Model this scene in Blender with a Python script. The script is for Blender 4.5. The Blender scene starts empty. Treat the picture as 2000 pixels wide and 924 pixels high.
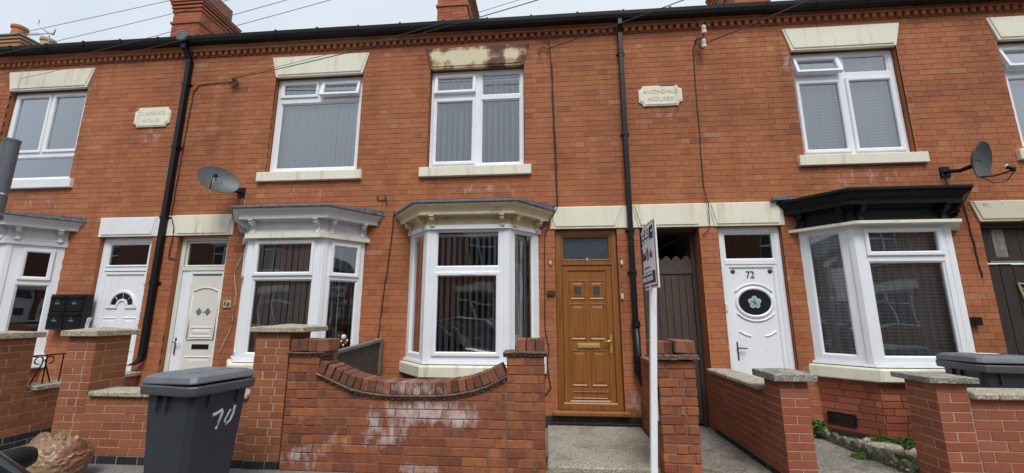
import bpy, bmesh, math, random
from mathutils import Matrix, Vector
R = math.radians
rng = random.Random(7)
scene = bpy.context.scene
col = scene.collection

# ------------------------------------------------------------------ camera
cd = bpy.data.cameras.new('camera'); cam = bpy.data.objects.new('camera', cd); col.objects.link(cam)
cd.sensor_width = 36; cd.lens = 14.4; cd.clip_start = 0.05; cd.clip_end = 2000
cam.location = (0, -5.7, 1.46); cam.rotation_euler = (R(90 + 10.79), 0, R(4.954))
scene.camera = cam
CAM = Vector(cam.location)

# ------------------------------------------------------------------ sky, sun, exposure
SUN_EL, SUN_AZ = 56, 12           # sun high, behind the photographer and a little to the right
w = bpy.data.worlds.new('World'); scene.world = w; w.use_nodes = True
nt = w.node_tree; nt.nodes.clear()
sky = nt.nodes.new('ShaderNodeTexSky'); sky.sky_type = 'NISHITA'; sky.sun_disc = False
sky.sun_elevation = R(SUN_EL); sky.sun_rotation = R(180 - SUN_AZ); sky.air_density = 1.0; sky.dust_density = 3.0
b1 = nt.nodes.new('ShaderNodeBackground'); b1.inputs['Strength'].default_value = 0.09
nt.links.new(sky.outputs['Color'], b1.inputs['Color'])
tc = nt.nodes.new('ShaderNodeTexCoord'); nz = nt.nodes.new('ShaderNodeTexNoise')
nz.inputs['Scale'].default_value = 1.6; nz.inputs['Detail'].default_value = 5
cr = nt.nodes.new('ShaderNodeValToRGB')
cr.color_ramp.elements[0].position = .35; cr.color_ramp.elements[0].color = (.56, .63, .705, 1)
cr.color_ramp.elements[1].position = .7; cr.color_ramp.elements[1].color = (.71, .745, .785, 1)
nt.links.new(tc.outputs['Generated'], nz.inputs['Vector']); nt.links.new(nz.outputs['Fac'], cr.inputs['Fac'])
b2 = nt.nodes.new('ShaderNodeBackground'); b2.inputs['Strength'].default_value = 0.73
nt.links.new(cr.outputs['Color'], b2.inputs['Color'])
mx = nt.nodes.new('ShaderNodeMixShader'); mx.inputs['Fac'].default_value = .9
wo = nt.nodes.new('ShaderNodeOutputWorld')
nt.links.new(b1.outputs[0], mx.inputs[1]); nt.links.new(b2.outputs[0], mx.inputs[2]); nt.links.new(mx.outputs[0], wo.inputs['Surface'])
sl = bpy.data.lights.new('sun', 'SUN'); sl.energy = 1.5; sl.angle = R(24); sl.color = (1, .97, .93)
sun = bpy.data.objects.new('sun', sl); col.objects.link(sun)
sun.rotation_euler = (R(90 - SUN_EL), 0, R(SUN_AZ))
vs = scene.view_settings; vs.view_transform = 'Standard'; vs.look = 'None'; vs.gamma = 1; vs.use_curve_mapping = False
vs.exposure = 0.82
scene.render.engine = 'CYCLES'; scene.cycles.use_denoising = True
scene.cycles.max_bounces = 6; scene.cycles.transparent_max_bounces = 12

# ------------------------------------------------------------------ mesh helpers
class MB:
    def __init__(s, T=None): s.v = []; s.f = []; s.m = []; s.T = T
    def pt(s, x, y, z):
        p = Vector((x, y, z))
        if s.T is not None: p = s.T @ p
        s.v.append(p); return len(s.v) - 1
    def face(s, idx, m=0): s.f.append(list(idx)); s.m.append(m)
    def box(s, x0, x1, y0, y1, z0, z1, m=0):
        if x1 < x0: x0, x1 = x1, x0
        if y1 < y0: y0, y1 = y1, y0
        if z1 < z0: z0, z1 = z1, z0
        i = [s.pt(x, y, z) for z in (z0, z1) for x, y in ((x0, y0), (x1, y0), (x1, y1), (x0, y1))]
        for q in ((3, 2, 1, 0), (4, 5, 6, 7), (0, 1, 5, 4), (1, 2, 6, 5), (2, 3, 7, 6), (3, 0, 4, 7)): s.face([i[k] for k in q], m)
        return s
    def prism(s, pts, d0, d1, plane='xz', m=0):
        def P(a, b, d): return {'xz': (a, d, b), 'yz': (d, a, b), 'xy': (a, b, d)}[plane]
        n = len(pts)
        A = [s.pt(*P(a, b, d0)) for a, b in pts]; B = [s.pt(*P(a, b, d1)) for a, b in pts]
        s.face(A, m); s.face(B[::-1], m)
        for k in range(n): s.face((A[k], B[k], B[(k + 1) % n], A[(k + 1) % n]), m)
        return s
    def tube(s, pts, r, n=8, caps=True, m=0):
        pts = [Vector(p) for p in pts]; rings = []
        for k, p in enumerate(pts):
            a = pts[max(k - 1, 0)]; b = pts[min(k + 1, len(pts) - 1)]; d = (b - a)
            if d.length < 1e-9: d = Vector((0, 0, 1))
            d.normalize(); u = d.cross(Vector((0, 0, 1)))
            if u.length < .05: u = d.cross(Vector((1, 0, 0)))
            u.normalize(); w_ = d.cross(u); rr = r[k] if isinstance(r, (list, tuple)) else r
            rings.append([s.pt(*(p + u * (math.cos(t) * rr) + w_ * (math.sin(t) * rr))) for t in [2 * math.pi * i / n for i in range(n)]])
        s.loft(rings, caps, m); return s
    def loft(s, rings, caps=True, m=0, closed=True):
        for a, b in zip(rings, rings[1:]):
            n = len(a)
            for k in range(n if closed else n - 1): s.face((a[k], b[k], b[(k + 1) % n], a[(k + 1) % n]), m)
        if caps: s.face(rings[0], m); s.face(rings[-1][::-1], m)
    def lathe(s, prof, c, n=16, axis='z', m=0, sx=1, sy=1):
        rings = []
        for r_, h in prof:
            ring = []
            for i in range(n):
                t = 2 * math.pi * i / n; a, b = r_ * math.cos(t) * sx, r_ * math.sin(t) * sy
                p = {'z': (a, b, h), 'y': (a, h, b), 'x': (h, a, b)}[axis]
                ring.append(s.pt(c[0] + p[0], c[1] + p[1], c[2] + p[2]))
            rings.append(ring)
        s.loft(rings, True, m)
        return s
    def mesh(s, name, mats, bev=0, seg=1, smooth=False, keep=False):
        me = bpy.data.meshes.new(name); me.from_pydata([tuple(p) for p in s.v], [], s.f)
        for m_ in (mats if isinstance(mats, (list, tuple)) else [mats]): me.materials.append(m_)
        me.polygons.foreach_set('material_index', s.m)
        bm = bmesh.new(); bm.from_mesh(me)
        if not keep: bmesh.ops.recalc_face_normals(bm, faces=bm.faces)
        if bev: bmesh.ops.bevel(bm, geom=[e for e in bm.edges if len(e.link_faces) == 2 and e.calc_face_angle(0) > .5], offset=bev, segments=seg, affect='EDGES', clamp_overlap=True)
        bm.to_mesh(me); bm.free()
        if smooth:
            me.polygons.foreach_set('use_smooth', [True] * len(me.polygons))
            if smooth is not True: me.set_sharp_from_angle(angle=R(smooth))
        me.update(); return me
    def build(s, name, mats, parent=None, bev=0, seg=1, smooth=False, local=False, keep=False):
        return link(name, s.mesh(name, mats, bev, seg, smooth, keep), parent, local)

def link(name, data, parent=None, local=False):
    o = bpy.data.objects.new(name, data); col.objects.link(o)
    if parent is not None:
        o.parent = parent
        if not local: o.matrix_parent_inverse = PW(parent).inverted()
    return o
def PW(o):                              # world matrix without a depsgraph update
    M = o.matrix_basis.copy()
    if o.parent is not None: M = PW(o.parent) @ o.matrix_parent_inverse @ M
    return M
def tag(o, label, cat, group=None, kind=None):
    o['label'] = label; o['category'] = cat
    if group: o['group'] = group
    if kind: o['kind'] = kind
    return o
def thing(name, label, cat, loc=(0, 0, 0), rz=0, group=None):
    o = bpy.data.objects.new(name, None); col.objects.link(o); o.empty_display_size = .1
    o.location = loc; o.rotation_euler = (0, 0, rz)
    return tag(o, label, cat, group, 'thing')
def structure(o): o['kind'] = 'structure'; return o
def frame_T(A, B, z=0):
    """local x runs from A to B in plan, local -y points outwards (to the right-hand side when walking from A to B is the street)"""
    d = Vector((B[0] - A[0], B[1] - A[1], 0)).normalized()
    return Matrix(((d.x, -d.y, 0, A[0]), (d.y, d.x, 0, A[1]), (0, 0, 1, z), (0, 0, 0, 1)))

# ------------------------------------------------------------------ materials
def nodes(name):
    m = bpy.data.materials.new(name); m.use_nodes = True; t = m.node_tree
    return m, t, t.nodes['Principled BSDF']
def N(t, kind, **kw):
    n = t.nodes.new('ShaderNode' + kind)
    for k, v in kw.items():
        if k in n.inputs: n.inputs[k].default_value = v
        else: setattr(n, k, v)
    return n
def ramp(t, stops, fac=None, interp='LINEAR'):
    n = t.nodes.new('ShaderNodeValToRGB'); e = n.color_ramp; e.interpolation = interp
    while len(e.elements) < len(stops): e.elements.new(.5)
    for q, (p, c) in zip(e.elements, stops):
        q.position = p; q.color = (c, c, c, 1) if isinstance(c, (int, float)) else (*c, 1)
    if fac is not None: t.links.new(fac, n.inputs['Fac'])
    return n
def mixc(t, a, b, fac, mode='MIX'):
    n = t.nodes.new('ShaderNodeMix'); n.data_type = 'RGBA'; n.blend_type = mode; n.clamp_factor = True
    for i, v in ((6, a), (7, b)):
        if isinstance(v, tuple): n.inputs[i].default_value = (*v, 1)
        else: t.links.new(v, n.inputs[i])
    if isinstance(fac, (int, float)): n.inputs[0].default_value = fac
    else: t.links.new(fac, n.inputs[0])
    return n.outputs[2]
def math_(t, op, a, b=0.0):
    n = t.nodes.new('ShaderNodeMath'); n.operation = op
    for i, v in ((0, a), (1, b)):
        if isinstance(v, (int, float)): n.inputs[i].default_value = v
        else: t.links.new(v, n.inputs[i])
    return n.outputs[0]
def noise(t, scale, detail=3, vec=None, stretch=None, rough=.6):
    n = N(t, 'TexNoise', Scale=scale, Detail=detail, Roughness=rough)
    if vec is None: vec = t.nodes.new('ShaderNodeNewGeometry').outputs['Position']
    if stretch:
        mp = t.nodes.new('ShaderNodeMapping'); mp.inputs['Scale'].default_value = stretch
        t.links.new(vec, mp.inputs['Vector']); vec = mp.outputs[0]
    t.links.new(vec, n.inputs['Vector']); return n.outputs['Fac']
def bump(t, p, h, strength, dist=.01):
    b = N(t, 'Bump', Strength=strength, Distance=dist); t.links.new(h, b.inputs['Height']); t.links.new(b.outputs[0], p.inputs['Normal'])
def mat(name, c, rough=.6, metal=0, var=.12, vs=6, fine=.06, bmp=.15, bs=80, stretch=None, local=False, spec=.5, dirt=None, ds=4, streak=None):
    m, t, p = nodes(name)
    vec = t.nodes.new('ShaderNodeTexCoord').outputs['Object'] if local else None
    n1 = noise(t, vs, 4, vec, stretch); n2 = noise(t, bs, 3, vec, stretch)
    base = mixc(t, c, tuple(x * (1 - 2 * var) for x in c), ramp(t, [(.3, 0.), (.7, 1.)], n1).outputs[0])
    base = mixc(t, base, tuple(min(1, x * (1 + 4 * fine)) for x in c), ramp(t, [(.45, 0.), (.8, 1.)], n2).outputs[0])
    if dirt:
        n3 = noise(t, ds, 6, vec, None, .7); base = mixc(t, base, dirt[0], ramp(t, [(dirt[1], 0.), (min(1, dirt[1] + .16), dirt[2])], n3).outputs[0])
    if streak:
        n4 = noise(t, 1, 5, vec, (11, 11, .9), .65); base = mixc(t, base, streak[0], ramp(t, [(streak[1], 0.), (min(1, streak[1] + .2), streak[2])], n4).outputs[0])
    t.links.new(base, p.inputs['Base Color'])
    r_ = ramp(t, [(.3, max(0, rough - .08)), (.7, min(1, rough + .08))], n2); t.links.new(r_.outputs[0], p.inputs['Roughness'])
    p.inputs['Metallic'].default_value = metal; p.inputs['Specular IOR Level'].default_value = spec
    if bmp: bump(t, p, n2, bmp)
    return m
def brick_mat(name, stops, rough=.85, soot=.35, sc=1.1, white=None, fine=.5, spec=.3, streak=.0):
    m, t, p = nodes(name)
    at = t.nodes.new('ShaderNodeAttribute'); at.attribute_name = 'rnd'
    oi = t.nodes.new('ShaderNodeObjectInfo')
    v = math_(t, 'FRACT', math_(t, 'ADD', at.outputs['Fac'], oi.outputs['Random']))
    base = ramp(t, stops, v).outputs[0]
    big = noise(t, sc, 5); base = mixc(t, base, (.55, .52, .5), math_(t, 'MULTIPLY', ramp(t, [(.42, 0.), (.75, 1.)], big).outputs[0], soot), 'MULTIPLY')
    mot = noise(t, 22, 5); base = mixc(t, base, (.62, .58, .56), math_(t, 'MULTIPLY', ramp(t, [(.4, 0.), (.75, 1.)], mot).outputs[0], fine), 'MULTIPLY')
    spk = noise(t, 140, 2); base = mixc(t, base, (1.25, 1.22, 1.2), math_(t, 'MULTIPLY', ramp(t, [(.5, 0.), (.8, 1.)], spk).outputs[0], .5), 'MULTIPLY')
    if streak:
        sn = noise(t, 1, 5, None, (3.2, 3.2, .35)); base = mixc(t, base, (.6, .56, .54), math_(t, 'MULTIPLY', ramp(t, [(.5, 0.), (.72, 1.)], sn).outputs[0], streak), 'MULTIPLY')
    if white:                      # efflorescence and scuffs: list of (x, z, rx, rz, amount) patches in the wall's own plane
        g = t.nodes.new('ShaderNodeNewGeometry'); sp = t.nodes.new('ShaderNodeSeparateXYZ'); t.links.new(g.outputs['Position'], sp.inputs[0])
        tot = None
        for (cx, cz, rx, rz, am) in white:
            a = math_(t, 'POWER', math_(t, 'DIVIDE', math_(t, 'SUBTRACT', sp.outputs['X'], cx), rx), 2.0)
            b = math_(t, 'POWER', math_(t, 'DIVIDE', math_(t, 'SUBTRACT', sp.outputs['Z'], cz), rz), 2.0)
            q = math_(t, 'MULTIPLY', math_(t, 'MAXIMUM', math_(t, 'SUBTRACT', 1.0, math_(t, 'ADD', a, b)), 0.0), am)
            tot = q if tot is None else math_(t, 'MAXIMUM', tot, q)
        wn = noise(t, 9, 6, None, (1, 1, .6), .75)
        k = math_(t, 'ADD', math_(t, 'MULTIPLY', tot, .34), wn)
        base = mixc(t, base, (.60, .53, .52), ramp(t, [(.645, 0.), (.87, .8)], math_(t, 'MULTIPLY', k, ramp(t, [(0, 0.), (.15, 1.)], tot).outputs[0])).outputs[0])
    t.links.new(base, p.inputs['Base Color']); p.inputs['Roughness'].default_value = rough; p.inputs['Specular IOR Level'].default_value = spec
    bump(t, p, mot, .35, .006)
    return m

M = {}
FAC_WHITE = [(-8.2, 3.2, .8, .3, 0.34), (-6.4, 4.28, .3, .25, 0.50), (-3.6, 3.3, .8, .2, 0.34), (-1.05, 3.28, .9, .25, 0.40), (1.7, 4.33, .35, .2, 0.40),
             (4.2, 3.3, 1.0, .22, 0.40), (-6.6, 2.0, .9, .9, 0.29), (1.12, .35, .2, .25, 0.72), (2.3, 1.05, .2, .2, 0.40), (-7.62, 5.15, .12, .25, 0.56), (3.5, 5.1, .1, .25, 0.56)]
M['facade_brick'] = brick_mat('facade_brick', [(0, (0.390, 0.139, 0.063)), (.25, (0.422, 0.155, 0.069)), (.5, (0.445, 0.167, 0.077)), (.72, (0.407, 0.144, 0.065)), (.86, (0.357, 0.123, 0.058)), (.93, (0.450, 0.188, 0.094)), (.965, (0.297, 0.102, 0.052)), (.985, (0.482, 0.239, 0.130)), (1, (0.396, 0.142, 0.063))], soot=.7, sc=.6, white=FAC_WHITE, streak=.45)
M['modern_brick'] = brick_mat('modern_brick', [(0, (0.296, 0.101, 0.049)), (.4, (0.349, 0.123, 0.057)), (.75, (0.267, 0.088, 0.043)), (1, (0.368, 0.140, 0.068))], soot=.3, fine=.35)
M['red_brick'] = brick_mat('red_brick', [(0, (0.319, 0.096, 0.051)), (.4, (0.370, 0.114, 0.061)), (.75, (0.289, 0.085, 0.048)), (1, (0.389, 0.131, 0.072))], soot=.3, fine=.35)
M['old_brick'] = brick_mat('old_brick', [(0, (0.313, 0.102, 0.047)), (.2, (0.223, 0.074, 0.042)), (.4, (0.357, 0.123, 0.054)), (.6, (0.264, 0.086, 0.046)), (.8, (0.408, 0.148, 0.060)), (.92, (0.179, 0.065, 0.042)), (1, (0.313, 0.103, 0.050))],
                           soot=.6, sc=2.4, fine=.85, white=[(-1.2, .56, .62, .16, 1.0), (-1.55, .40, .38, .25, .75), (-.85, .52, .32, .14, .95), (-2.35, .12, .35, .14, .7), (-1.2, .04, .5, .08, .6), (-2.05, .30, .18, .12, .6)])
M['coping_old'] = brick_mat('coping_old', [(0, (0.259, 0.104, 0.062)), (.3, (0.162, 0.072, 0.050)), (.6, (0.335, 0.137, 0.073)), (.85, (0.119, 0.058, 0.046)), (1, (0.292, 0.124, 0.075))], soot=.6, sc=5, fine=.9, white=[(-1.3, .75, .5, .12, .7)])
M['chimney_brick'] = brick_mat('chimney_brick', [(0, (0.347, 0.110, 0.057)), (.5, (0.420, 0.143, 0.075)), (1, (0.304, 0.094, 0.052))], soot=.5)
M['buff_brick'] = brick_mat('buff_brick', [(0, (.42, .25, .11)), (.5, (.48, .30, .14)), (1, (.36, .2, .09))], soot=.4)
M['blue_brick'] = brick_mat('blue_brick', [(0, (.022, .025, .03)), (.5, (.035, .038, .045)), (1, (.018, .019, .022))], rough=.6, soot=.3)
M['bay_brick'] = brick_mat('bay_brick', [(0, (.30, .082, .045)), (.35, (.36, .105, .055)), (.7, (.26, .075, .045)), (1, (.40, .13, .065))], soot=.45, fine=.6)
M['mortar_dark'] = mat('mortar_dark', (.285, .122, .075), .95, var=.2, vs=9, bmp=.3)
M['mortar_light'] = mat('mortar_light', (.46, .40, .31), .95, var=.15, vs=9, bmp=.3)
M['mortar_old'] = mat('mortar_old', (.235, .16, .12), .95, var=.25, vs=9, bmp=.3)
M['upvc'] = mat('upvc', (.84, .87, .91), .32, var=.04, vs=3, fine=.0, bmp=.0, dirt=((.6, .6, .58), .6, .4), streak=((.52, .51, .47), .58, .45))
M['white_paint'] = mat('white_paint', (.70, .71, .73), .5, var=.08, vs=6, fine=.015, bmp=.05, dirt=((.38, .36, .33), .6, .45), ds=7, streak=((.4, .38, .34), .58, .5))
M['cream_paint'] = mat('cream_paint', (.80, .77, .63), .6, var=.05, vs=3, fine=.01, bmp=.04, dirt=((.55, .48, .30), .62, .5), streak=((.45, .37, .22), .54, .7))
M['cream_trim'] = mat('cream_trim', (.74, .63, .41), .55, var=.1, vs=5, fine=.03, bmp=.12, dirt=((.30, .23, .13), .55, .6), ds=6)
M['stone_white'] = mat('stone_white', (.76, .78, .80), .6, var=.05, vs=3, bmp=.1)
M['cream_door'] = mat('cream_door', (.70, .70, .64), .4, var=.03, vs=3, fine=.01, bmp=.02)
M['black_paint'] = mat('black_paint', (.006, .0065, .0075), .5, var=.3, vs=8, fine=.3, bmp=.15, spec=.22, dirt=((.03, .03, .03), .62, .4))
M['black_plastic'] = mat('black_plastic', (.009, .0095, .011), .4, var=.2, vs=5, fine=.1, bmp=.03, spec=.3, dirt=((.02, .02, .021), .58, .5))
M['gutter_black'] = mat('gutter_black', (.005, .005, .006), .55, var=.3, vs=2, fine=.3, bmp=.05, spec=.25, dirt=((.014, .015, .016), .58, .6))
M['grey_plastic'] = mat('grey_plastic', (.034, .040, .050), .5, var=.12, vs=6, fine=.08, bmp=.06, bs=150, local=True, dirt=((.12, .12, .12), .62, .35))
M['lid_plastic'] = mat('lid_plastic', (.155, .168, .19), .5, var=.12, vs=7, fine=.08, bmp=.06, bs=150, local=True, dirt=((.2, .2, .2), .62, .4))
M['rim_plastic'] = mat('rim_plastic', (.075, .082, .09), .5, var=.15, vs=7, fine=.1, bmp=.08, bs=120, local=True, dirt=((.18, .18, .18), .6, .4))
M['lead'] = mat('lead', (.13, .145, .17), .55, var=.3, vs=14, fine=.2, bmp=.3, bs=30, dirt=((.32, .34, .36), .6, .5), ds=20)
M['dish'] = mat('dish', (.075, .08, .09), .5, var=.1, vs=12, fine=.05, bmp=.03, local=True)
M['dish_rim'] = mat('dish_rim', (.2, .2, .2), .5)
M['steel'] = mat('steel', (.30, .32, .34), .45, metal=.7, var=.1, bmp=.05)
M['pole_grey'] = mat('pole_grey', (.13, .145, .165), .5, metal=.2, var=.12, vs=10, bmp=.06)
M['chrome'] = mat('chrome', (.55, .55, .56), .25, metal=1, var=.05, bmp=.02)
M['pewter'] = mat('pewter', (.12, .125, .13), .35, metal=.8, var=.05, bmp=.02)
M['gold'] = mat('gold', (.72, .50, .17), .28, metal=.55, var=.06, bmp=.02)
M['concrete'] = mat('concrete', (.20, .185, .155), .9, var=.25, vs=5, fine=.25, bmp=.5, bs=45, dirt=((.08, .075, .06), .55, .6), ds=2.5)
M['aggregate'] = mat('aggregate', (.30, .275, .225), .9, var=.25, vs=30, fine=.4, bmp=.6, bs=70, dirt=((.13, .12, .10), .52, .6), ds=3)
M['coping'] = mat('coping', (.40, .36, .275), .9, var=.25, vs=16, fine=.25, bmp=.6, bs=50, dirt=((.16, .14, .10), .52, .6), ds=10)
M['coping_grey'] = mat('coping_grey', (.30, .285, .25), .9, var=.3, vs=14, fine=.3, bmp=.6, bs=50, dirt=((.12, .11, .09), .5, .7), ds=9)
M['asphalt'] = mat('asphalt', (.055, .055, .056), .9, var=.15, vs=3, fine=.3, bmp=.5, bs=120)
M['paving'] = mat('paving', (.17, .165, .155), .9, var=.2, vs=4, fine=.2, bmp=.4, bs=60, dirt=((.07, .065, .06), .58, .5))
M['soil'] = mat('soil', (.10, .085, .06), .95, var=.35, vs=14, fine=.3, bmp=.9, bs=30, dirt=((.05, .085, .025), .5, .8), ds=6)
M['dark_wood'] = mat('dark_wood', (.070, .050, .042), .6, var=.25, vs=4, fine=.25, bmp=.25, bs=30, stretch=(9, 9, .8))
M['old_wood'] = mat('old_wood', (.028, .020, .016), .75, var=.35, vs=4, fine=.5, bmp=.5, bs=30, stretch=(9, 9, .8), dirt=((.10, .075, .055), .66, .5), ds=9)
M['fence_wood'] = mat('fence_wood', (.075, .06, .048), .85, var=.35, vs=4, fine=.4, bmp=.4, bs=25, stretch=(9, 9, .8), dirt=((.22, .10, .035), .6, .6), ds=5)
M['grey_wood'] = mat('grey_wood', (.20, .18, .155), .85, var=.3, vs=4, fine=.3, bmp=.4, bs=25, stretch=(9, 9, .8))
M['peeled_white'] = mat('peeled_white', (.60, .59, .55), .7, var=.1, bmp=.3, stretch=(4, 4, 1), dirt=((.10, .075, .055), .55, 1.), ds=9)
M['interior'] = mat('interior', (.20, .175, .16), .9, var=.2, vs=2)
M['slat'] = mat('slat', (.86, .85, .82), .8, var=.06, bmp=.05)
M['slat_white'] = mat('slat_white', (.86, .88, .9), .8, var=.03, bmp=.0)
M['slat_blue'] = mat('slat_blue', (.66, .72, .76), .8, var=.06, bmp=.05)
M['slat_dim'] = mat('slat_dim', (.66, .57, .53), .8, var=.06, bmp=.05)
M['tile_string'] = mat('tile_string', (.17, .10, .075), .8, var=.3, vs=10, fine=.2, bmp=.4, bs=40, dirt=((.33, .30, .27), .58, .7), ds=10)
M['slate'] = mat('slate', (.07, .072, .08), .6, var=.2, vs=5, bmp=.2)
M['terracotta'] = mat('terracotta', (.45, .17, .085), .8, var=.2, vs=6, bmp=.2)
M['buff_clay'] = mat('buff_clay', (.55, .42, .22), .8, var=.2, vs=6, bmp=.2)
M['cable'] = mat('cable', (.018, .017, .017), .6, var=.1, bmp=0)
M['cable_grey'] = mat('cable_grey', (.09, .085, .08), .6, var=.1, bmp=0)
M['cable_white'] = mat('cable_white', (.55, .52, .46), .6, var=.1, bmp=0)
M['ceramic'] = mat('ceramic', (.66, .64, .58), .3, var=.05, bmp=.02)
M['rubber'] = mat('rubber', (.015, .015, .015), .8)
M['paper_white'] = mat('paper_white', (.70, .70, .68), .6, var=.03, bmp=0)
M['navy'] = mat('navy', (.022, .025, .065), .4, var=.05, bmp=0)
M['sign_red'] = mat('sign_red', (.42, .045, .035), .4, var=.05, bmp=0)
M['sign_white'] = mat('sign_white', (.84, .86, .89), .4, var=.03, bmp=0, dirt=((.45, .46, .47), .6, .4))
M['engrave'] = mat('engrave', (.48, .41, .26), .8, var=.1, bmp=.1)
M['engrave_pale'] = mat('engrave_pale', (.62, .57, .43), .8, var=.1, bmp=.1)
M['bronze'] = mat('bronze', (.13, .075, .055), .4, metal=.6)
def oak_mat():
    m, t, p = nodes('oak')
    n1 = noise(t, 1, 5, None, (28, 28, 1.6)); n2 = noise(t, 1, 3, None, (120, 120, 4))
    c = ramp(t, [(.3, (.19, .072, .015)), (.5, (.265, .102, .023)), (.7, (.32, .13, .031))], n1).outputs[0]
    c = mixc(t, c, (.6, .52, .45), math_(t, 'MULTIPLY', ramp(t, [(.45, 0.), (.75, 1.)], n2).outputs[0], .5), 'MULTIPLY')
    t.links.new(c, p.inputs['Base Color']); p.inputs['Roughness'].default_value = .38; bump(t, p, n2, .06); return m
M['oak'] = oak_mat()
def glass_mat(name, tint=(.86, .9, .9), refl=2.1):
    m, t, p = nodes(name); t.nodes.remove(p); o = t.nodes['Material Output']
    fr = N(t, 'Fresnel', IOR=1.5); tr = N(t, 'BsdfTransparent'); tr.inputs[0].default_value = (*tint, 1)
    gl = N(t, 'BsdfGlossy', Roughness=.0); gl.inputs[0].default_value = (.95, .97, 1, 1)
    wv = noise(t, 1.3, 1); b = N(t, 'Bump', Strength=.06, Distance=.1); t.links.new(wv, b.inputs['Height']); t.links.new(b.outputs[0], gl.inputs['Normal'])
    mxs = t.nodes.new('ShaderNodeMixShader'); t.links.new(math_(t, 'MINIMUM', math_(t, 'MULTIPLY', fr.outputs[0], refl), 1.0), mxs.inputs[0])
    t.links.new(tr.outputs[0], mxs.inputs[1]); t.links.new(gl.outputs[0], mxs.inputs[2]); t.links.new(mxs.outputs[0], o.inputs['Surface']); return m
M['glass'] = glass_mat('glass', (.96, .98, .98), 4.0)
M['glass_upper'] = glass_mat('glass_upper', (.92, .95, .98), 5.6)
M['frosted'] = mat('frosted', (.055, .075, .09), .2, var=.12, vs=9, fine=.08, bmp=.06, bs=60)
M['dark_glass'] = mat('dark_glass', (.018, .02, .022), .08, var=.1, bmp=0)
def net_mat(name, c, sx, sz, lo, hi):
    m, t, p = nodes(name); o = t.nodes['Material Output']
    g = t.nodes.new('ShaderNodeNewGeometry'); sp = t.nodes.new('ShaderNodeSeparateXYZ'); t.links.new(g.outputs['Position'], sp.inputs[0])
    wob = math_(t, 'MULTIPLY', noise(t, 2.5, 2), .35)
    def stripe(s, f): return math_(t, 'ABSOLUTE', math_(t, 'SINE', math_(t, 'MULTIPLY', math_(t, 'ADD', s, math_(t, 'MULTIPLY', wob, .1)), f)))
    d = math_(t, 'MINIMUM', stripe(math_(t, 'ADD', sp.outputs['X'], sp.outputs['Y']), sx), stripe(sp.outputs['Z'], sz))
    a = ramp(t, [(.0, hi), (.45, hi), (.7, lo), (1, lo)], d).outputs[0]
    df = N(t, 'BsdfDiffuse'); df.inputs[0].default_value = (*c, 1); tl = N(t, 'BsdfTranslucent'); tl.inputs[0].default_value = (*c, 1)
    ad = t.nodes.new('ShaderNodeMixShader'); ad.inputs[0].default_value = .3
    t.links.new(df.outputs[0], ad.inputs[1]); t.links.new(tl.outputs[0], ad.inputs[2])
    tp = N(t, 'BsdfTransparent'); mxs = t.nodes.new('ShaderNodeMixShader'); t.links.new(a, mxs.inputs[0])
    t.links.new(tp.outputs[0], mxs.inputs[1]); t.links.new(ad.outputs[0], mxs.inputs[2]); t.links.new(mxs.outputs[0], o.inputs['Surface']); return m
M['net'] = net_mat('net', (.88, .91, .95), 66, 66, .74, .98)
M['net_dark'] = net_mat('net_dark', (.80, .82, .82), 76, 76, .5, .85)
def stained_mat():
    m, t, p = nodes('stained_cream'); g = t.nodes.new('ShaderNodeNewGeometry'); sp = t.nodes.new('ShaderNodeSeparateXYZ'); t.links.new(g.outputs['Position'], sp.inputs[0])
    ux = math_(t, 'DIVIDE', math_(t, 'ADD', sp.outputs['X'], 1.88), 1.67); uz = math_(t, 'DIVIDE', math_(t, 'SUBTRACT', sp.outputs['Z'], 5.23), .36)
    bx = ramp(t, [(0, .45), (.05, .42), (.09, .16), (.2, .16), (.3, .05), (.55, .04), (.64, .46), (.74, .46), (.78, .10), (.86, .22), (.93, .40), (1, .42)], ux).outputs[0]
    bz = ramp(t, [(0, .16), (.25, .12), (.45, 0.), (.75, .0), (.86, .2), (1, .26)], uz).outputs[0]
    k = math_(t, 'ADD', math_(t, 'ADD', math_(t, 'ADD', bx, .03), bz), math_(t, 'MULTIPLY', math_(t, 'SUBTRACT', noise(t, 6, 6, None, None, .7), .5), 1.1))
    f = ramp(t, [(.22, 0.), (.32, .65), (.44, 1.)], k).outputs[0]
    dk = ramp(t, [(.25, (.40, .20, .05)), (.42, (.17, .075, .025)), (.62, (.045, .028, .02))], k).outputs[0]
    c = mixc(t, (.64, .58, .40), dk, f); t.links.new(c, p.inputs['Base Color']); p.inputs['Roughness'].default_value = .7; bump(t, p, f, .25); return m
M['stained_cream'] = stained_mat()
def rusty_cream():
    m, t, p = nodes('rusty_cream'); f = ramp(t, [(.60, 0.), (.64, 1.)], noise(t, 7, 6, None, None, .75)).outputs[0]
    c = mixc(t, (.60, .56, .42), (.22, .085, .05), f); t.links.new(c, p.inputs['Base Color']); p.inputs['Roughness'].default_value = .7; return m
M['rusty_cream'] = rusty_cream()
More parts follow.
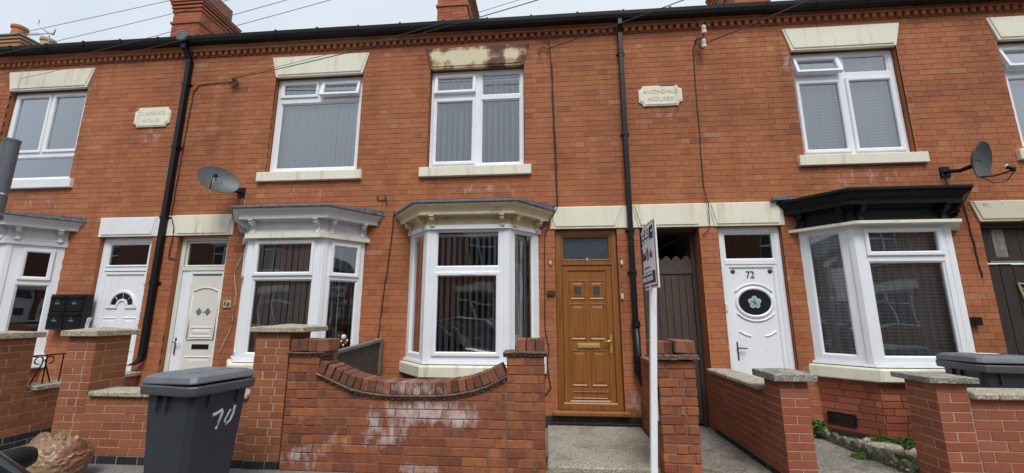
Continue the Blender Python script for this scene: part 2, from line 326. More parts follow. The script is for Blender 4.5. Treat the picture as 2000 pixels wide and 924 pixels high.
def brickwall_mat():
    m, t, p = nodes('far_brick'); g = t.nodes.new('ShaderNodeNewGeometry'); sp = t.nodes.new('ShaderNodeSeparateXYZ'); t.links.new(g.outputs['Position'], sp.inputs[0])
    cb = t.nodes.new('ShaderNodeCombineXYZ'); t.links.new(math_(t, 'ADD', sp.outputs['X'], sp.outputs['Y']), cb.inputs[0]); t.links.new(sp.outputs['Z'], cb.inputs[1])
    br = N(t, 'TexBrick', Scale=1.0); br.inputs['Color1'].default_value = (.26, .105, .065, 1); br.inputs['Color2'].default_value = (.20, .08, .05, 1); br.inputs['Mortar'].default_value = (.25, .16, .12, 1)
    br.inputs['Brick Width'].default_value = .25; br.inputs['Row Height'].default_value = .082; br.inputs['Mortar Size'].default_value = .006
    t.links.new(cb.outputs[0], br.inputs['Vector']); t.links.new(br.outputs['Color'], p.inputs['Base Color']); p.inputs['Roughness'].default_value = .9; return m
M['far_brick'] = brickwall_mat()
M['reveal_brick'] = brick_mat('reveal_brick', [(0, (.36, .125, .06)), (1, (.40, .14, .066))], soot=.4)

# ------------------------------------------------------------------ brick laying
TILE = {}
def tile_mesh(w_, h_, material, d=.02, c=.0016):
    key = (round(w_, 3), round(h_, 3), material, d)
    if key not in TILE:
        a, b = w_ / 2, h_ / 2; v = []
        for (i, y) in ((c, 0), (0, c), (0, d)):
            v += [(-a + i, y, -b + i), (a - i, y, -b + i), (a - i, y, b - i), (-a + i, y, b - i)]
        f = [(0, 1, 2, 3)] + [(k, k + 4, (k + 1) % 4 + 4, (k + 1) % 4) for k in range(4)] + [(k + 4, k + 8, (k + 1) % 4 + 8, (k + 1) % 4 + 4) for k in range(4)]
        me = bpy.data.meshes.new('brick'); me.from_pydata(v, [], f); me.materials.append(M[material]); me.update(); TILE[key] = me
    return TILE[key]
def box_brick(lx, ly, lz, material, bev=.004):
    key = ('b', round(lx, 3), round(ly, 3), round(lz, 3), material)
    if key not in TILE:
        TILE[key] = MB().box(-lx / 2, lx / 2, -ly / 2, ly / 2, -lz / 2, lz / 2).mesh('brick', M[material], bev)
    return TILE[key]
def rsub(r, h):
    x0, x1, z0, z1 = r; a0, a1, b0, b1 = h
    if a1 <= x0 or a0 >= x1 or b1 <= z0 or b0 >= z1: return [r]
    out = []
    if a0 > x0: out.append((x0, a0, z0, z1))
    if a1 < x1: out.append((a1, x1, z0, z1))
    m0, m1 = max(x0, a0), min(x1, a1)
    if b0 > z0: out.append((m0, m1, z0, b0))
    if b1 < z1: out.append((m0, m1, b1, z1))
    return out
def lay(x0, x1, z0, z1, ch, ls, lh, j, holes=(), bond='flemish', seed=1, kbase=0, jx=None):
    jx = j if jx is None else jx
    rr = random.Random(seed); out = []; k = 0; z = z0
    while z < z1 - .02:
        zt = min(z + ch, z1); kk = k + kbase
        seq = []
        if bond == 'flemish': unit = [ls, lh]; x = x0 - ((ls + lh) / 2 if kk % 2 else 0) - .05; i = 0
        elif bond == 'stretcher': unit = [ls]; x = x0 - (ls / 2 if kk % 2 else 0); i = 0
        else: unit = None; x = x0 - rr.uniform(0, ls); i = 0
        while x < x1:
            L = unit[i % len(unit)] if unit else (lh if rr.random() < .27 else ls); i += 1
            a, b = max(x, x0), min(x + L, x1); x += L
            if b - a < .035 and b < x1: continue
            if b - a < .012: continue
            rs = [(a + jx / 2, b - jx / 2, z + j / 2, zt - j / 2)]
            for h in holes:
                rs = [q for r_ in rs for q in rsub(r_, h)]
            out += [q for q in rs if q[1] - q[0] > .018 and q[3] - q[2] > .012]
        z += ch; k += 1
    return out
def stuff_bricks(name, rects, material, parent, d=.02, c=.0016, seed=3):
    rr = random.Random(seed); v = []; f = []; rn = []
    for (x0, x1, z0, z1) in rects:
        b = len(v); y0 = rr.uniform(-.0015, .0015); q = rr.random()
        for (i, y) in ((c, y0), (0, y0 + c), (0, d)):
            v += [(x0 + i, y, z0 + i), (x1 - i, y, z0 + i), (x1 - i, y, z1 - i), (x0 + i, y, z1 - i)]
        fs = [(0, 1, 2, 3)] + [(k, k + 4, (k + 1) % 4 + 4, (k + 1) % 4) for k in range(4)] + [(k + 4, k + 8, (k + 1) % 4 + 8, (k + 1) % 4 + 4) for k in range(4)]
        f += [tuple(b + t_ for t_ in s) for s in fs]; rn += [q] * 9
    me = bpy.data.meshes.new(name); me.from_pydata(v, [], f); me.materials.append(M[material])
    a = me.attributes.new('rnd', 'FLOAT', 'FACE'); a.data.foreach_set('value', rn); me.update()
    o = link(name, me, parent); o['kind'] = 'stuff'; return o
def place_tiles(rects, material, parent, T=None, d=.02, jig=.0015, seed=5):
    rr = random.Random(seed)
    rz = math.atan2(T[1][0], T[0][0]) if T is not None else 0
    for (x0, x1, z0, z1) in rects:
        me = tile_mesh(x1 - x0, z1 - z0, material, d)
        p = Vector(((x0 + x1) / 2, rr.uniform(-jig, jig), (z0 + z1) / 2))
        if T is not None: p = T @ p
        o = link('brick', me, parent); o.location = p
        o.rotation_euler = (rr.uniform(-.004, .004), 0, rz + rr.uniform(-.004, .004))
    return
def text_obj(name, s, size, T, material, parent=None, depth=.002, align='CENTER', sx=1.0, bold=0.0):
    cu = bpy.data.curves.new('t', 'FONT'); cu.body = s; cu.size = size; cu.align_x = align; cu.align_y = 'CENTER'; cu.extrude = depth; cu.offset = bold
    o = bpy.data.objects.new('t', cu); col.objects.link(o)
    dg = bpy.context.evaluated_depsgraph_get(); me = bpy.data.meshes.new_from_object(o.evaluated_get(dg))
    bpy.data.objects.remove(o); bpy.data.curves.remove(cu)
    me.transform(T @ Matrix.Rotation(math.pi / 2, 4, 'X') @ Matrix.Diagonal((sx, 1, 1, 1)))   # stands upright, reads from -y
    me.materials.clear(); me.materials.append(M[material]); me.name = name
    return link(name, me, parent)
# ================================================================== SETTING: ground
def pave_z(y): return max(-.14, (y + 1.65) * .03) if y < -1.65 else 0
g = MB()
for (x0, x1, y0, y1) in ((-90, 90, -90, 90),): g.box(x0, x1, y0, y1, -.9, -.26)
structure(g.build('ground', M['soil']))
structure(MB().box(-60, 60, -10.2, -3.95, -.5, -.14).build('road', M['asphalt']))
pv = MB()
for s, ya, yb, yk in ((1, -1.62, -3.82, -3.95), (-1, -12.6, -10.33, -10.2)):
    a = [(-40, ya), (40, ya)]
    i = [pv.pt(-60, ya, .0), pv.pt(60, ya, .0), pv.pt(60, yb, -.08), pv.pt(-60, yb, -.08), pv.pt(-60, ya, -.6), pv.pt(60, ya, -.6), pv.pt(60, yb, -.6), pv.pt(-60, yb, -.6)]
    for q in ((0, 1, 2, 3), (4, 5, 6, 7), (0, 1, 5, 4), (2, 3, 7, 6), (1, 2, 6, 5), (3, 0, 4, 7)): pv.face([i[k] for k in q])
structure(pv.build('pavement', M['paving']))
k1 = structure(MB().box(-60, 60, -3.95, -3.822, -.5, -.083).build('kerb', M['coping_grey'], bev=.012))
k2 = structure(MB().box(-60, 60, -10.328, -10.2, -.5, -.083).build('kerb', M['coping_grey'], bev=.012))
structure(MB().box(-12, 9, -1.618, .6, -.5, .015).build('front_yard', M['concrete']))

# ================================================================== windows
def ring(mb, x0, x1, z0, z1, b, yf, yb, ch=.014):
    def L(i, y): return [mb.pt(x0 + i, y, z0 + i), mb.pt(x1 - i, y, z0 + i), mb.pt(x1 - i, y, z1 - i), mb.pt(x0 + i, y, z1 - i)]
    rs = [L(0, yb), L(0, yf + .004), L(.004, yf), L(b - ch, yf), L(b, yf + ch * .8), L(b, yb)]
    mb.loft(rs + [rs[0]], False)
def hinge_T(T, x, z, ang):           # top-hung sash swung outwards
    return T @ Matrix.Translation((x, 0, z)) @ Matrix.Rotation(ang, 4, 'X') @ Matrix.Translation((-x, 0, -z))
def window_unit(name, parent, T, x0, x1, z0, z1, cells, fm='upvc', gm='glass', y0=0.0, holder=None, b=.05):
    """frame = rectangle minus cells; every cell gets a bead or an opening casement and its own pane"""
    mb = MB(T)
    rects = [(x0, x1, z0, z1)]
    for c in cells: rects = [q for r_ in rects for q in rsub(r_, (c[0], c[1], c[2], c[3]))]
    for r_ in rects: mb.box(r_[0], r_[1], y0, y0 + .07, r_[2], r_[3])
    fixed = [c for c in cells if c[4] == 'fixed']
    for c in fixed: ring(mb, c[0] - .002, c[1] + .002, c[2] - .002, c[3] + .002, .022, y0 + .008, y0 + .06, .014)
    fr = mb.build(name, M[fm], parent)
    sub = fr if holder is None else holder
    for c in cells:
        cx0, cx1, cz0, cz1, kind = c[:5]
        if kind == 'fixed':
            p = MB(T); i = .018; q = [p.pt(cx0 + i, y0 + .035, cz0 + i), p.pt(cx1 - i, y0 + .035, cz0 + i), p.pt(cx1 - i, y0 + .035, cz1 - i), p.pt(cx0 + i, y0 + .035, cz1 - i)]
            p.face(q); p.build('pane', M[gm], sub, keep=True)
        else:
            ang = R(c[5]) if len(c) > 5 else 0
            TT = hinge_T(T, cx0, cz1, -ang)
            s = MB(TT); ring(s, cx0 - .012, cx1 + .012, cz0 - .012, cz1 + .012, b, y0 - .022, y0 + .035)
            if len(c) > 6:      # trickle vent
                xm = (cx0 + cx1) / 2; s.box(xm - .09, xm + .09, y0 - .030, y0 - .020, cz1 - .020, cz1 - .006)
            cs = s.build('casement', M[fm], sub)
            p = MB(TT); i = b - .016; q = [p.pt(cx0 + i, y0 + .012, cz0 + i), p.pt(cx1 - i, y0 + .012, cz0 + i), p.pt(cx1 - i, y0 + .012, cz1 - i), p.pt(cx0 + i, y0 + .012, cz1 - i)]
            p.face(q); p.build('pane', M[gm], sub, keep=True)
    return fr
I4 = Matrix.Identity(4)
def room(parent, x0, x1, z0, z1, y0=.26, y1=2.4):
    m_ = MB(); i = [m_.pt(x, y, z) for z in (z0, z1) for x, y in ((x0, y0), (x1, y0), (x1, y1), (x0, y1))]
    for q in ((0, 1, 2, 3), (4, 5, 6, 7), (1, 2, 6, 5), (2, 3, 7, 6), (3, 0, 4, 7)): m_.face([i[k] for k in q])
    m_.build('room_interior', M['interior'], parent)
def blind(label, T, s0, s1, z0, z1, y, pitch, wd, ang, m_, jig=.06, group=None, skip=()):
    o = thing('vertical_blind', label, 'blind', T @ Vector(((s0 + s1) / 2, y, z0)), math.atan2(T[1][0], T[0][0]), group)
    L = s1 - s0
    MB().box(-L / 2, L / 2, -.02, .02, z1 - z0 - .01, z1 - z0 + .03).build('headrail', M['upvc'], o, local=True)
    me = MB().box(-wd / 2, wd / 2, -.0008, .0008, 0, z1 - z0 - .012).mesh('slat', M[m_])
    n = int(L / pitch); rr = random.Random(int(s0 * 100) + 11)
    for k in range(n):
        if k in skip: continue
        q = link('slat', me, o, True); q.location = (-L / 2 + (k + .5) * L / n, 0, 0); q.rotation_euler = (rr.uniform(-.006, .006), rr.uniform(-.004, .004), R(ang) + rr.uniform(-jig, jig))
    return o
def net(label, x0, x1, z0, z1, y, material, T=I4, waves=9, amp=.018):
    m_ = MB(T); n = 60; a = []; b = []
    for k in range(n + 1):
        x = x0 + (x1 - x0) * k / n; yy = y + amp * math.sin(k / n * waves * 6.283) + .4 * amp * math.sin(k / n * waves * 17 + 1)
        a.append(m_.pt(x, yy, z0)); b.append(m_.pt(x, yy, z1))
    for k in range(n): m_.face((a[k], a[k + 1], b[k + 1], b[k]))
    return tag(m_.build('net_curtain', M[material], smooth=True), label, 'curtain')
def lintel(parent, x0, x1, z0, z1, flare, material, proud=.03, edge=.028, name='lintel'):
    """flared stone lintel with a raised face inside a narrow margin"""
    m_ = MB()
    o = [(x0, z0), (x1, z0), (x1 + flare, z1), (x0 - flare, z1)]
    k = flare / (z1 - z0)
    i = [(x0 + edge - k * 0 - .0, z0 + edge), (x1 - edge, z0 + edge), (x1 + flare - edge * 1.0, z1 - .006), (x0 - flare + edge * 1.0, z1 - .006)]
    A = [m_.pt(x, .03, z) for x, z in o]; B = [m_.pt(x, -proud + .008, z) for x, z in o]; C = [m_.pt(x, -proud + .008, z) for x, z in i]; D = [m_.pt(x + (.004 if n in (0, 3) else -.004), -proud - .004, z + (.004 if n < 2 else -.002)) for n, (x, z) in enumerate(i)]
    m_.loft([A, B, C, D], True)
    return m_.build(name, M[material], parent, bev=.004)
def wall_mesh(parent, x0, x1, z0, z1, holes, name='wall', mortar='mortar_dark'):
    isbay = lambda h_: h_[2] == .2
    m_ = MB(); rects = [(x0, x1, z0, z1)]
    for h in holes: rects = [q for r_ in rects for q in rsub(r_, h)]
    for r_ in rects: m_.face([m_.pt(r_[0], .004, r_[2]), m_.pt(r_[1], .004, r_[2]), m_.pt(r_[1], .004, r_[3]), m_.pt(r_[0], .004, r_[3])], 0)
    for (a, b, c, d) in holes:
        p = [(a, c), (b, c), (b, d), (a, d)]
        for k in range(4):
            (u, v), (s, t) = p[k], p[(k + 1) % 4]; m_.face([m_.pt(u, .004, v), m_.pt(s, .004, t), m_.pt(s, .12, t), m_.pt(u, .12, v)], 2 if isbay((a, b, c, d)) else 1); m_.face([m_.pt(u, .12, v), m_.pt(s, .12, t), m_.pt(s, .27, t), m_.pt(u, .27, v)], 1 if c == 0 else 2)
    for r_ in rects: m_.face([m_.pt(r_[0], .27, r_[2]), m_.pt(r_[1], .27, r_[2]), m_.pt(r_[1], .27, r_[3]), m_.pt(r_[0], .27, r_[3])], 0)
    return m_.build(name, [M[mortar], M['reveal_brick'], M['interior']], parent)

ZD = 5.68                               # underside of the dentil course
def house(label, x0, x1, holes, skip, seed):
    h = thing('terraced_house', label, 'house', ((x0 + x1) / 2, 0, 0), 0, 'houses of the brick terrace')
    wl = wall_mesh(h, x0, x1, 0.0, 6.0, holes)
    rects = [r_ for r_ in lay(-11.2, 9.4, .17, ZD, .082, .25, .125, .005, list(holes) + list(skip), 'flemish', 1, 0, .003) if x0 <= (r_[0] + r_[1]) / 2 < x1]
    rects = [r_ if r_[0] > x0 - .3 else r_ for r_ in rects]
    def score(r_):
        c = Vector(((r_[0] + r_[1]) / 2, 0, (r_[2] + r_[3]) / 2)); d = (c - CAM).length
        a = (r_[1] - r_[0]) * (r_[3] - r_[2]); vis = 1 if c.z > 1.15 and -9 < c.x < 6.3 else .2
        return -a * vis / d ** 2
    rects.sort(key=score)
    place_tiles(rects[:295], 'facade_brick', wl, None, seed=seed)
    stuff_bricks('brickwork', rects[295:], 'facade_brick', wl, seed=seed)
    # blue engineering bricks at the foot of the wall
    rs = lay(x0, x1, .0, .165, .0825, .23, .115, .007, list(holes) + list(skip), 'stretcher', seed)
    stuff_bricks('plinth_brickwork', rs, 'blue_brick', wl, seed=seed + 1)
    # moulded brick eaves cornice with dentils
    cb = MB(); prof = [(.0, ZD + .082), (-.055, ZD + .082), (-.055, ZD + .105), (-.04, ZD + .11), (-.05, ZD + .135), (-.075, ZD + .16), (-.085, ZD + .185), (-.085, ZD + .20), (-.06, ZD + .203), (-.06, ZD + .30), (.1, ZD + .30)]
    cb.prism(prof, x0 + .001, x1 - .001, 'yz')
    # brick joints: the mould is cut into lengths
    cb.build('eaves_cornice', M['facade_brick'], h)
    dn = MB(); n = int((x1 - x0) / .108); rr = random.Random(seed)
    for k in range(n):
        xx = x0 + (k + .25) * (x1 - x0) / n; dn.box(xx, xx + .056, -.042 + rr.uniform(-.003, .003), .02, ZD + .012, ZD + .0815)
    dn.box(x0, x1, -.012, .02, ZD, ZD + .0115)
    o = dn.build('dentil_course', M['facade_brick'], h); o['kind'] = 'stuff'
    # roof
    rf = MB(); rf.prism([(-.16, 5.90), (-.16, 5.94), (3.75, 8.05), (7.6, 5.94), (7.6, 5.90), (3.75, 7.98)], x0, x1, 'yz'); rf.build('roof', M['slate'], h)
    bw = MB(); bw.box(x0, x1, 7.2, 7.45, 0, 5.9); bw.build('rear_wall', M['far_brick'], h)
    return h, wl
bays = {66: -8.43, 68: -3.575, 70: -1.045, 72: 4.285}
WW, FW, PP = .94, .53, .44
def bh(c): return (c - WW + .02, c + WW - .02, .2, 2.9)
def bskip(c): return (c - WW - .1, c + WW + .1, 2.60, 2.97)
h66, w66 = house('red brick terraced house at the left end with a white bay and white arched-light door', -11.2, -5.85,
                 [(-9.17, -7.70, 3.61, 5.25), bh(bays[66]), (-6.93, -6.05, .17, 2.64)], [(-9.2, -7.65, 5.25, 5.6)], 1)
h68, w68 = house('red brick terraced house with a cream door and white bay beneath a closed pale blind', -5.85, -2.32,
                 [(-4.34, -2.87, 3.61, 5.25), bh(bays[68]), (-5.62, -4.80, .17, 2.64)], [(-4.36, -2.86, 5.25, 5.6)], 2)
h70, w70 = house('red brick terraced house with an oak brown door and cream-corniced bay', -2.32, 1.19,
                 [(-1.78, -.31, 3.61, 5.25), bh(bays[70]), (.11, .97, .17, 2.64)], [(-1.8, -.3, 5.25, 5.6)], 3)
h72, w72 = house('red brick terraced house with a white oval-window door and black-corniced bay', 1.19, 5.5,
                 [(3.58, 5.02, 3.61, 5.25), bh(bays[72]), (1.28, 2.08, .0, 2.64), (2.33, 3.15, .17, 2.64)], [(3.56, 5.04, 5.25, 5.6)], 4)
h74, w74 = house('red brick house at the right edge with old dark plank passage doors', 5.5, 9.4,
                 [(6.33, 7.80, 3.61, 5.25), (5.6, 6.6, .0, 2.64)], [(6.3, 7.83, 5.25, 5.6)], 5)

# lintels, sills and upper windows
WY = .085
def upper(h, x0, x1, cells, lm='cream_paint', sm='cream_paint', gm='glass_upper', lname='lintel', fm='upvc'):
    lintel(h, x0 + .01, x1 - .01, 5.235, 5.59, .095, lm)
    MB().box(x0 - .10, x1 + .10, -.055, .12, 3.465, 3.612).build('sill', M[sm], h, bev=.007)
    wd = window_unit('window', h, I4, x0 + .012, x1 - .012, 3.613, 5.232, cells, fm, gm, WY)
    room(h, x0 - .3, x1 + .3, 3.3, 5.5)
    return wd
upper(h66, -9.17, -7.70, [(-9.10, -8.46, 4.14, 5.17, 'sash', 0, 1), (-8.40, -7.77, 4.14, 5.17, 'sash', 0, 1), (-9.11, -7.76, 3.68, 4.05, 'fixed')], sm='stone_white')
upper(h68, -4.34, -2.87, [(-4.26, -3.65, 4.92, 5.17, 'sash', 0), (-3.57, -2.95, 4.92, 5.17, 'sash', 15), (-4.26, -2.95, 3.70, 4.82, 'fixed')])
upper(h70, -1.78, -.31, [(-1.71, -1.08, 4.87, 5.17, 'sash', 6, 1), (-1.71, -1.08, 3.70, 4.75, 'sash', 0), (-.98, -.37, 4.81, 5.18, 'fixed'), (-.98, -.37, 3.69, 4.74, 'fixed')], lm='stained_cream')
upper(h72, 3.58, 5.02, [(3.65, 4.25, 4.91, 5.18, 'sash', 16, 1), (3.65, 4.25, 3.70, 4.78, 'sash', 0), (4.33, 4.95, 4.90, 5.18, 'fixed'), (4.33, 4.95, 3.70, 4.80, 'sash', 0)])
upper(h74, 6.33, 7.80, [(6.40, 7.03, 4.84, 5.18, 'sash', 16, 1), (6.40, 7.03, 3.70, 4.72, 'sash', 0), (7.11, 7.73, 4.84, 5.18, 'fixed'), (7.11, 7.73, 3.70, 4.76, 'fixed')])
blind('closed pale grey vertical blind behind the big upstairs pane above the white bay', I4, -4.27, -2.93, 3.66, 5.16, .22, .0835, .071, 10, 'slat_blue', .06)
blind('thin white vertical blind slats turned edge-on behind the upstairs window under the stained lintel', I4, -1.72, -.36, 3.66, 5.12, .20, .087, .08, 64, 'slat_white', .10)
net('white checked net curtain in the upstairs window above the black cornice', 3.6, 5.0, 3.65, 5.2, .24, 'net')
net('plain net curtain in the upstairs window at the right edge', 6.35, 7.78, 3.65, 5.2, .24, 'net')
pb = MB(); pb.box(-8.9, -8.0, .9, .95, 3.3, 4.3); pb.build('headboard', M['slat_dim'], h66)

# ------------------------------------------------------------------ bay windows
def outline(c, t, ex=0):
    ww, fw, p = WW + .27 * t + ex, FW + .15 * t + ex * .4, PP + .22 * t + ex
    return [(c - ww, .02), (c - fw, -p), (c + fw, -p), (c + ww, .02)]
def sweep(c, prof, name, material, parent, bev=0, smooth=False):
    m_ = MB(); rings = []
    for (z, t) in prof: rings.append([m_.pt(x, y, z) for x, y in outline(c, t)])
    m_.loft(rings, False, 0, closed=False)
    return m_.build(name, M[material], parent, smooth=smooth)
def bay(h, c, cornice_m, lead_m, z, front_cells, side_cells, trim_m, base_m='bay_brick', gm='glass', frame_m='upvc', frieze_m=None, sill_m='cream_paint', bracket_n=True, trim_t=.16):
    """z: dict of level heights"""
    o0 = outline(c, 0)
    fl = MB(); fl.face([fl.pt(x, y, z['fb'] - .03) for x, y in o0]); top = fl.build('bay_window', M['upvc'], h)
    facets = [(o0[0], o0[1]), (o0[1], o0[2]), (o0[2], o0[3])]
    # the corner posts are the bay's own mesh
    for (x, y) in (o0[1], o0[2]):
        s = -1 if x < c else 1
        bw = MB(); bw.prism([(x + s * .020, y - .004), (x - s * .05, y - .006), (x - s * .05, y + .05), (x - s * .0, y + .08), (x + s * .055, y + .045)], z['fb'], z['ft'], 'xy'); bw.build('corner_post', M[frame_m], top, bev=.004)
    for k, (A, B) in enumerate(facets):
        L = math.hypot(B[0] - A[0], B[1] - A[1]); T = frame_T(A, B)
        if k == 1: s0, s1 = .05, L - .05
        elif k == 0: s0, s1 = .012, L - .035
        else: s0, s1 = .035, L - .012
        cells = [((s0 + q[0] * (s1 - s0)), (s0 + q[1] * (s1 - s0)), *q[2:]) for q in (front_cells if k == 1 else side_cells)]
        window_unit('bay_front_frame' if k == 1 else 'bay_side_frame', top, T, s0, s1, z['fb'], z['ft'], cells, frame_m, gm, 0, top)
    # white cill board under the frame, stone sill, brick base
    def ringo(e, zz, m_): return [m_.pt(x, y, zz) for x, y in outline(c, 0, e)]
    m_ = MB(); m_.loft([ringo(-.1, z['fb'] + .002, m_), ringo(.03, z['fb'] - .004, m_), ringo(.035, z['fb'] - .035, m_), ringo(-.1, z['fb'] - .038, m_)], False, 0, False); m_.build('cill_board', M[frame_m], top)
    zb = z['fb'] - .038
    m_ = MB(); m_.loft([ringo(-.12, zb - .002, m_), ringo(.075, zb - .012, m_), ringo(.085, zb - .03, m_), ringo(.085, zb - .145, m_), ringo(.07, zb - .16, m_), ringo(-.1, zb - .165, m_)], False, 0, False); m_.build('sill', M[sill_m], top)
    zs = zb - .165
    m_ = MB(); m_.loft([ringo(-.012, -.2, m_), ringo(-.012, zs + .01, m_)], False, 0, False); base = m_.build('bay_base', M['mortar_old'], h)
    for k, (A, B) in enumerate([(o0[0], o0[1]), (o0[1], o0[2]), (o0[2], o0[3])]):
        L = math.hypot(B[0] - A[0], B[1] - A[1]); T = frame_T(A, B)
        holes = [(.08, .36, .16, .30)] if (k == 0 and c > 4) else []
        place_tiles(lay(0, L, .10, zs, .0785, .235, .117, .010, holes, 'garden', int(c * 10) + k), base_m, base, T, d=.02, jig=.002, seed=k)
        place_tiles(lay(0, L, .0, .10, .10, .235, .117, .010, holes, 'stretcher', k), 'blue_brick', base, T, d=.02, seed=k)
    # cornice
    f0, cb, ct, ly, lt, lw = z['f0'], z['cb'], z['ct'], z['ly'], z['lt'], z['lw']
    fz = frieze_m or cornice_m
    sweep(c, [(f0, .10), (f0 + .012, .13), (f0 + .03, .13), (f0 + .034, .09), (f0 + .055, .09), (f0 + .06, .05), (cb - .02, .05), (cb - .012, .10), (cb, .12), (cb + .001, .55)], 'frieze', fz, top)
    sweep(c, [(cb + .0015, .54), (cb, .62), (ct, .62), (ct + .004, .66), (ct + .02, .67), (ct + .045, .80), (ct + .06, .90), (ly - .012, .93), (ly, .95), (ly + .001, .5)], 'cornice', cornice_m, top)
    m_ = MB(); r_ = [[m_.pt(x, y, zz) for x, y in outline(c, t)] for zz, t in ((ly + .002, .9), (ly + .0, 1.0), (ly + .012, 1.035), (lt - .006, 1.03), (lt, .99))]
    ww = WW + .27
    r_.append([m_.pt(c - ww, .02, lw), m_.pt(c - FW * .9, .02, lw + .01), m_.pt(c + FW * .9, .02, lw + .01), m_.pt(c + ww, .02, lw)])
    m_.loft(r_, False, 0, False); m_.build('lead_roof', M[lead_m], top)
    # head trim
    m_ = MB(); a, b = z['t0'], z['t1']
    m_.loft([ringo(.0, a - .0, m_), ringo(trim_t * .25, a, m_), ringo(trim_t * .25, b, m_), ringo(-.02, b + .004, m_)], False, 0, False); m_.build('head_trim', M[trim_m], top)
    # scroll brackets in pairs at the corners
    p = [(0, f0 + .0), (-.034, f0 - .01), (-.05, f0 + .012), (-.04, f0 + .04), (-.028, f0 + .065), (-.036, cb - .09), (-.08, cb - .082), (-.11, cb - .055), (-.106, cb - .018), (-.125, cb - .015), (-.125, cb), (0, cb)]
    for k, (A, B) in enumerate([(outline(c, .05)[i], outline(c, .05)[i + 1]) for i in range(3)]):
        L = math.hypot(B[0] - A[0], B[1] - A[1]); T = frame_T(A, B)
        for s in ((.10, L - .10) if k != 1 else (.07, L - .07)):
            m_ = MB(T); m_.prism(p, s - .027, s + .027, 'yz'); m_.box(s - .033, s + .033, -.13, .0, cb - .022, cb - .008); m_.build('bracket', M[cornice_m], top, bev=.003)
    room(h, c - WW, c + WW, .15, 2.95, .272)
    lid = MB(); lid.face([lid.pt(x, y, z['ft'] + .01) for x, y in outline(c, 0)]); lid.build('bay_ceiling', M['interior'], top)
    return top
Z70 = dict(fb=.885, ft=2.60, t0=2.575, t1=2.63, f0=2.605, cb=2.752, ct=2.80, ly=2.885, lt=2.925, lw=2.99)
Z68 = dict(fb=.885, ft=2.52, t0=2.49, t1=2.55, f0=2.55, cb=2.745, ct=2.80, ly=2.875, lt=2.915, lw=2.965)
Z72 = dict(fb=.90, ft=2.56, t0=2.535, t1=2.57, f0=2.575, cb=2.77, ct=2.825, ly=2.915, lt=2.96, lw=3.02)
bay(h66, bays[66], 'white_paint', 'lead', Z68, [(.07, .93, 1.98, 2.45, 'sash'), (.07, .93, .96, 1.90, 'fixed')], [(.26, .80, 1.98, 2.42, 'sash'), (.24, .82, .96, 1.90, 'fixed')], 'white_paint', sill_m='stone_white')
bay(h68, bays[68], 'white_paint', 'lead', Z68, [(.06, .93, 1.99, 2.45, 'sash'), (.06, .94, .95, 1.93, 'fixed')], [(.16, .84, 1.99, 2.43, 'sash'), (.16, .84, .95, 1.93, 'fixed')], 'cream_paint', trim_t=.28)
bay(h70, bays[70], 'cream_trim', 'lead', Z70, [(.06, .94, 2.07, 2.56, 'fixed'), (.06, .94, .96, 1.99, 'sash', 0, 1)], [(.17, .80, .95, 2.55, 'fixed')], 'upvc')
bay(h72, bays[72], 'black_paint', 'black_paint', Z72, [(.06, .94, 2.17, 2.48, 'sash'), (.06, .94, .97, 2.09, 'fixed')], [(.17, .80, .97, 2.49, 'fixed')], 'cream_paint', trim_t=.5)
# air brick grille in the bay base of the black-corniced house
A, B = outline(bays[72], 0)[0], outline(bays[72], 0)[1]; T = frame_T(A, B)
m_ = MB(T); ring(m_, .08, .36, .16, .30, .018, -.012, .02, .006)
ab = m_.build('vent_grille', M['black_plastic'], h72)
m_ = MB(T); m_.box(.09, .35, .012, .018, .17, .29)
m_.build('vent_back', M['black_plastic'], ab)
for k in range(5):
    m_ = MB(T); zz = .187 + k * .022; m_.box(.098, .342, -.004, .010, zz, zz + .008); m_.build('louvre', M['black_plastic'], ab)
# blinds in the bays
def facet(c, k):
    o0 = outline(c, 0); A, B = o0[k], o0[k + 1]; return frame_T(A, B), math.hypot(B[0] - A[0], B[1] - A[1])
T, L = facet(bays[70], 1); blind('white vertical blind turned half open behind the cream bay front pane', T, .06, L - .06, .90, 2.50, .10, .074, .075, 70, 'slat', .07)
T, L = facet(bays[70], 0); blind('vertical blind in the left cant of the cream-corniced bay', T, .02, L - .05, .90, 2.50, .075, .075, .074, -14, 'slat_dim', .06)
T, L = facet(bays[70], 2); blind('closed grey vertical blind in the right cant of the cream-corniced bay', T, .02, L - .10, .90, 2.50, .14, .075, .079, 12, 'slat', .05)
T, L = facet(bays[68], 1); blind('brownish vertical blind half open behind the white bay front panes', T, .06, L - .06, .92, 2.44, .11, .082, .062, 18, 'slat_dim', .08)
T, L = facet(bays[68], 2); blind('vertical blind slats in the right cant of the white bay by the fence', T, .02, L - .08, .92, 2.44, .14, .085, .08, 62, 'slat', .15)
T, L = facet(bays[68], 0); blind('vertical blind slats in the left cant of the white bay by the cream door', T, .12, L - .02, .92, 2.44, .14, .085, .08, 62, 'slat_dim', .15)
T, L = facet(bays[72], 1); net('square-checked net curtain behind the front pane of the black-corniced bay', .03, L - .03, .93, 2.5, .12, 'net_dark', T, 7, .012)
T, L = facet(bays[72], 0); net('square-checked net curtain behind the left cant of the black-corniced bay', .1, L - .02, .93, 2.5, .10, 'net_dark', T, 4, .010)
T, L = facet(bays[72], 2); net('square-checked net curtain behind the right cant of the black-corniced bay', .02, L - .1, .93, 2.5, .10, 'net_dark', T, 4, .010)

